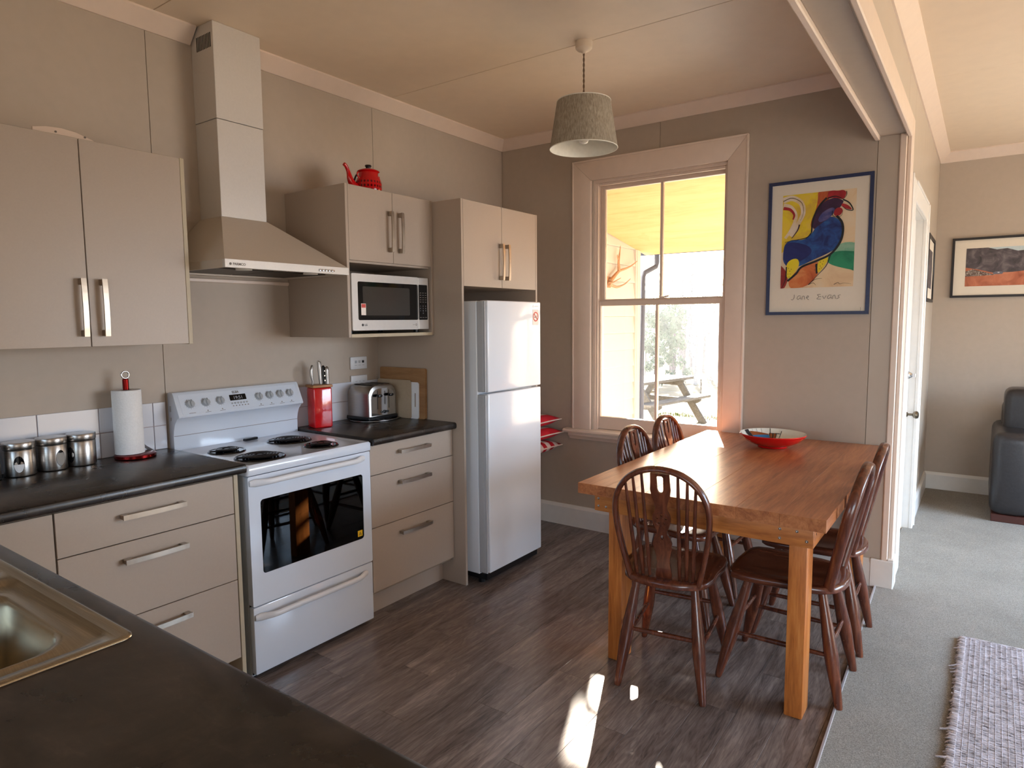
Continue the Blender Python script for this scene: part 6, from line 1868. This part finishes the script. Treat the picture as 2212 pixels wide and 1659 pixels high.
lay([(0, 0.6), (0.06, 0.55), (0.2, 0.68), (0.24, 0.72), (0.0, 0.74)], art_mat('photo_scrub', [(0.45, (90, 70, 62)), (0.6, (170, 160, 150))], 90), 3, 'scrub')
lay([(0.22, 0.66), (0.24, 0.63), (0.28, 0.63), (0.30, 0.66), (0.29, 0.70), (0.22, 0.70)], plain('photo_shed', (108, 108, 120), 0.6), 4, 'shed')
lay([(0.255, 0.645), (0.27, 0.645), (0.27, 0.67), (0.255, 0.67)], plain('photo_shed_door', (200, 200, 206), 0.6), 5, 'shed_door')
# ---- small frame beside the door
sp = thing('framed_picture', 'small dark-framed picture hung beside the white door, seen edge-on', 'picture', (2.54, 3.75, 1.55))
frame(sp, 3.44, 4.08, 1.56, 2.035, 0.022, 0.018, M['frame_black'], F_X, (XP + 0.0095, 0, 0))
bm = B(); box(bm, XP + 0.001, XP + 0.008, 3.46, 4.06, 1.58, 2.015); obj('mount_board', bm, M['mat'], sp, smooth=0)
bm = B(); box(bm, XP + 0.008, XP + 0.0085, 3.56, 3.96, 1.66, 1.94); obj('print', bm, hill, sp, smooth=0)
sw = thing('light_switch', 'white light switch plate on the wall beside the door', 'switch', (XP, 3.38, 1.36))
bm = B(); box(bm, XP, XP + 0.010, 3.345, 3.42, 1.355, 1.47, 0.003); obj('plate', bm, M['plastic'], sw)
bm = B(); box(bm, XP + 0.010, XP + 0.016, 3.375, 3.39, 1.405, 1.425, 0.001); obj('switch', bm, M['plastic'], sw)
# ---- sofa
sf = thing('sofa', 'dark leather sofa against the far living room wall', 'sofa', (4.0, 3.95, 0))
def soft(x0, x1, y0, y1, z0, z1, r_, name, mat=None, puff=0.0):
    bm = B(); box(bm, x0, x1, y0, y1, z0, z1)
    bmesh.ops.bevel(bm, geom=list(bm.edges), offset=r_, segments=5, profile=0.6, affect='EDGES', clamp_overlap=True)
    return obj(name, bm, mat or M['leather'], sf, smooth=60)
soft(2.975, 3.215, 3.545, 4.36, 0.06, 0.645, 0.075, 'arm_rest')
soft(4.80, 5.04, 3.545, 4.36, 0.06, 0.645, 0.075, 'arm_rest')
soft(3.03, 4.99, 4.04, 4.37, 0.10, 0.80, 0.06, 'back_frame')
for k in range(2):
    soft(3.035 + k * 0.97, 3.035 + k * 0.97 + 0.965, 3.86, 4.16, 0.40, 0.925, 0.07, 'back_cushion')
    soft(3.218 + k * 0.79, 3.218 + k * 0.79 + 0.785, 3.56, 4.02, 0.26, 0.44, 0.05, 'seat_cushion')
soft(3.218, 4.797, 3.58, 4.05, 0.06, 0.27, 0.02, 'base')
bm = B(); box(bm, 2.99, 5.03, 3.575, 4.33, 0.008, 0.062, 0.003); obj('plinth', bm, M['dark_wood_base'], sf)
# ---- rug
rg = thing('rug', 'pale lilac-grey woven rag rug with frayed edges on the grey carpet', 'rug', (3.4, 0.4, 0.008))
rx0, rx1, ry0, ry1 = 2.862, 3.95, -0.75, 1.385
bm = B(); box(bm, rx0 + 0.015, rx1 - 0.015, ry0 + 0.01, ry1 - 0.01, 0.008, 0.014); obj('backing', bm, M['rug_dark'], rg, smooth=0)
def yarn(bm, y_, w_, rnd):
    xa = rx0 + 0.012 + rnd.gauss(0, 0.004) - (1.385 - y_) * 0.012; xb = rx1
    N = 120
    pts = []; rad = []
    for k in range(N + 1):
        x_ = xa + (xb - xa) * k / N
        up_ = 0.0035 * math.sin(x_ / 0.018 * PI + (yarn.i % 2) * PI)
        pts.append((x_, y_ + rnd.gauss(0, 0.0006), 0.0165 + max(-0.001, up_) * 0.7))
        rad.append((w_ * 0.5 * rnd.uniform(0.85, 1.1), 0.0040))
    sweep(bm, pts, rad, 5, upv=(0, 0, 1))
    yarn.i += 1
yarn.i = 0
rnd = random.Random(5)
y_ = ry1 - 0.012
bm = B(); rows_ = []
while y_ > ry0:
    w_ = rnd.uniform(0.0062, 0.0092); yarn(bm, y_, w_, rnd); rows_.append(y_); y_ -= w_ * 0.98
o = obj('weft', bm, M['rug'], rg, smooth=60); o['kind'] = 'stuff'
bm = B(); sweep(bm, [(rx0 + 0.02 + (rx1 - rx0 - 0.03) * k / 40, ry1 - 0.004 + 0.001 * math.sin(k), 0.018) for k in range(41)], 0.006, 8); obj('hem_cord', bm, M['rug'], rg, smooth=60)
bm = B()
for k, yy in enumerate(rows_):
    if k % 2 == 0 or rnd.random() < 0.25:
        xa = rx0 - (1.385 - yy) * 0.012
        ln = rnd.uniform(0.008, 0.018) if rnd.random() < 0.95 else rnd.uniform(0.025, 0.04)
        dy = rnd.gauss(0, 0.006)
        sweep(bm, [(xa + 0.03, yy, 0.020), (xa + 0.012, yy + dy * 0.3, 0.021), (xa + 0.016 - ln, yy + dy, 0.013)], [0.005, 0.0045, 0.0025], 5)
o = obj('fringe', bm, M['rug'], rg, smooth=60); o['kind'] = 'stuff'
# warp threads crossing over the weft
bm = B()
xx = rx0 + 0.03
while xx < rx1:
    pts = [(xx - (1.385 - (ry1 - (ry1 - ry0) * k / 120)) * 0.012, ry1 - (ry1 - ry0) * k / 120, 0.0205 + 0.0012 * math.sin(k * 2.4)) for k in range(121)]
    sweep(bm, pts, 0.0009, 4); xx += 0.018
o = obj('warp', bm, M['rug'], rg, smooth=0); o['kind'] = 'stuff'
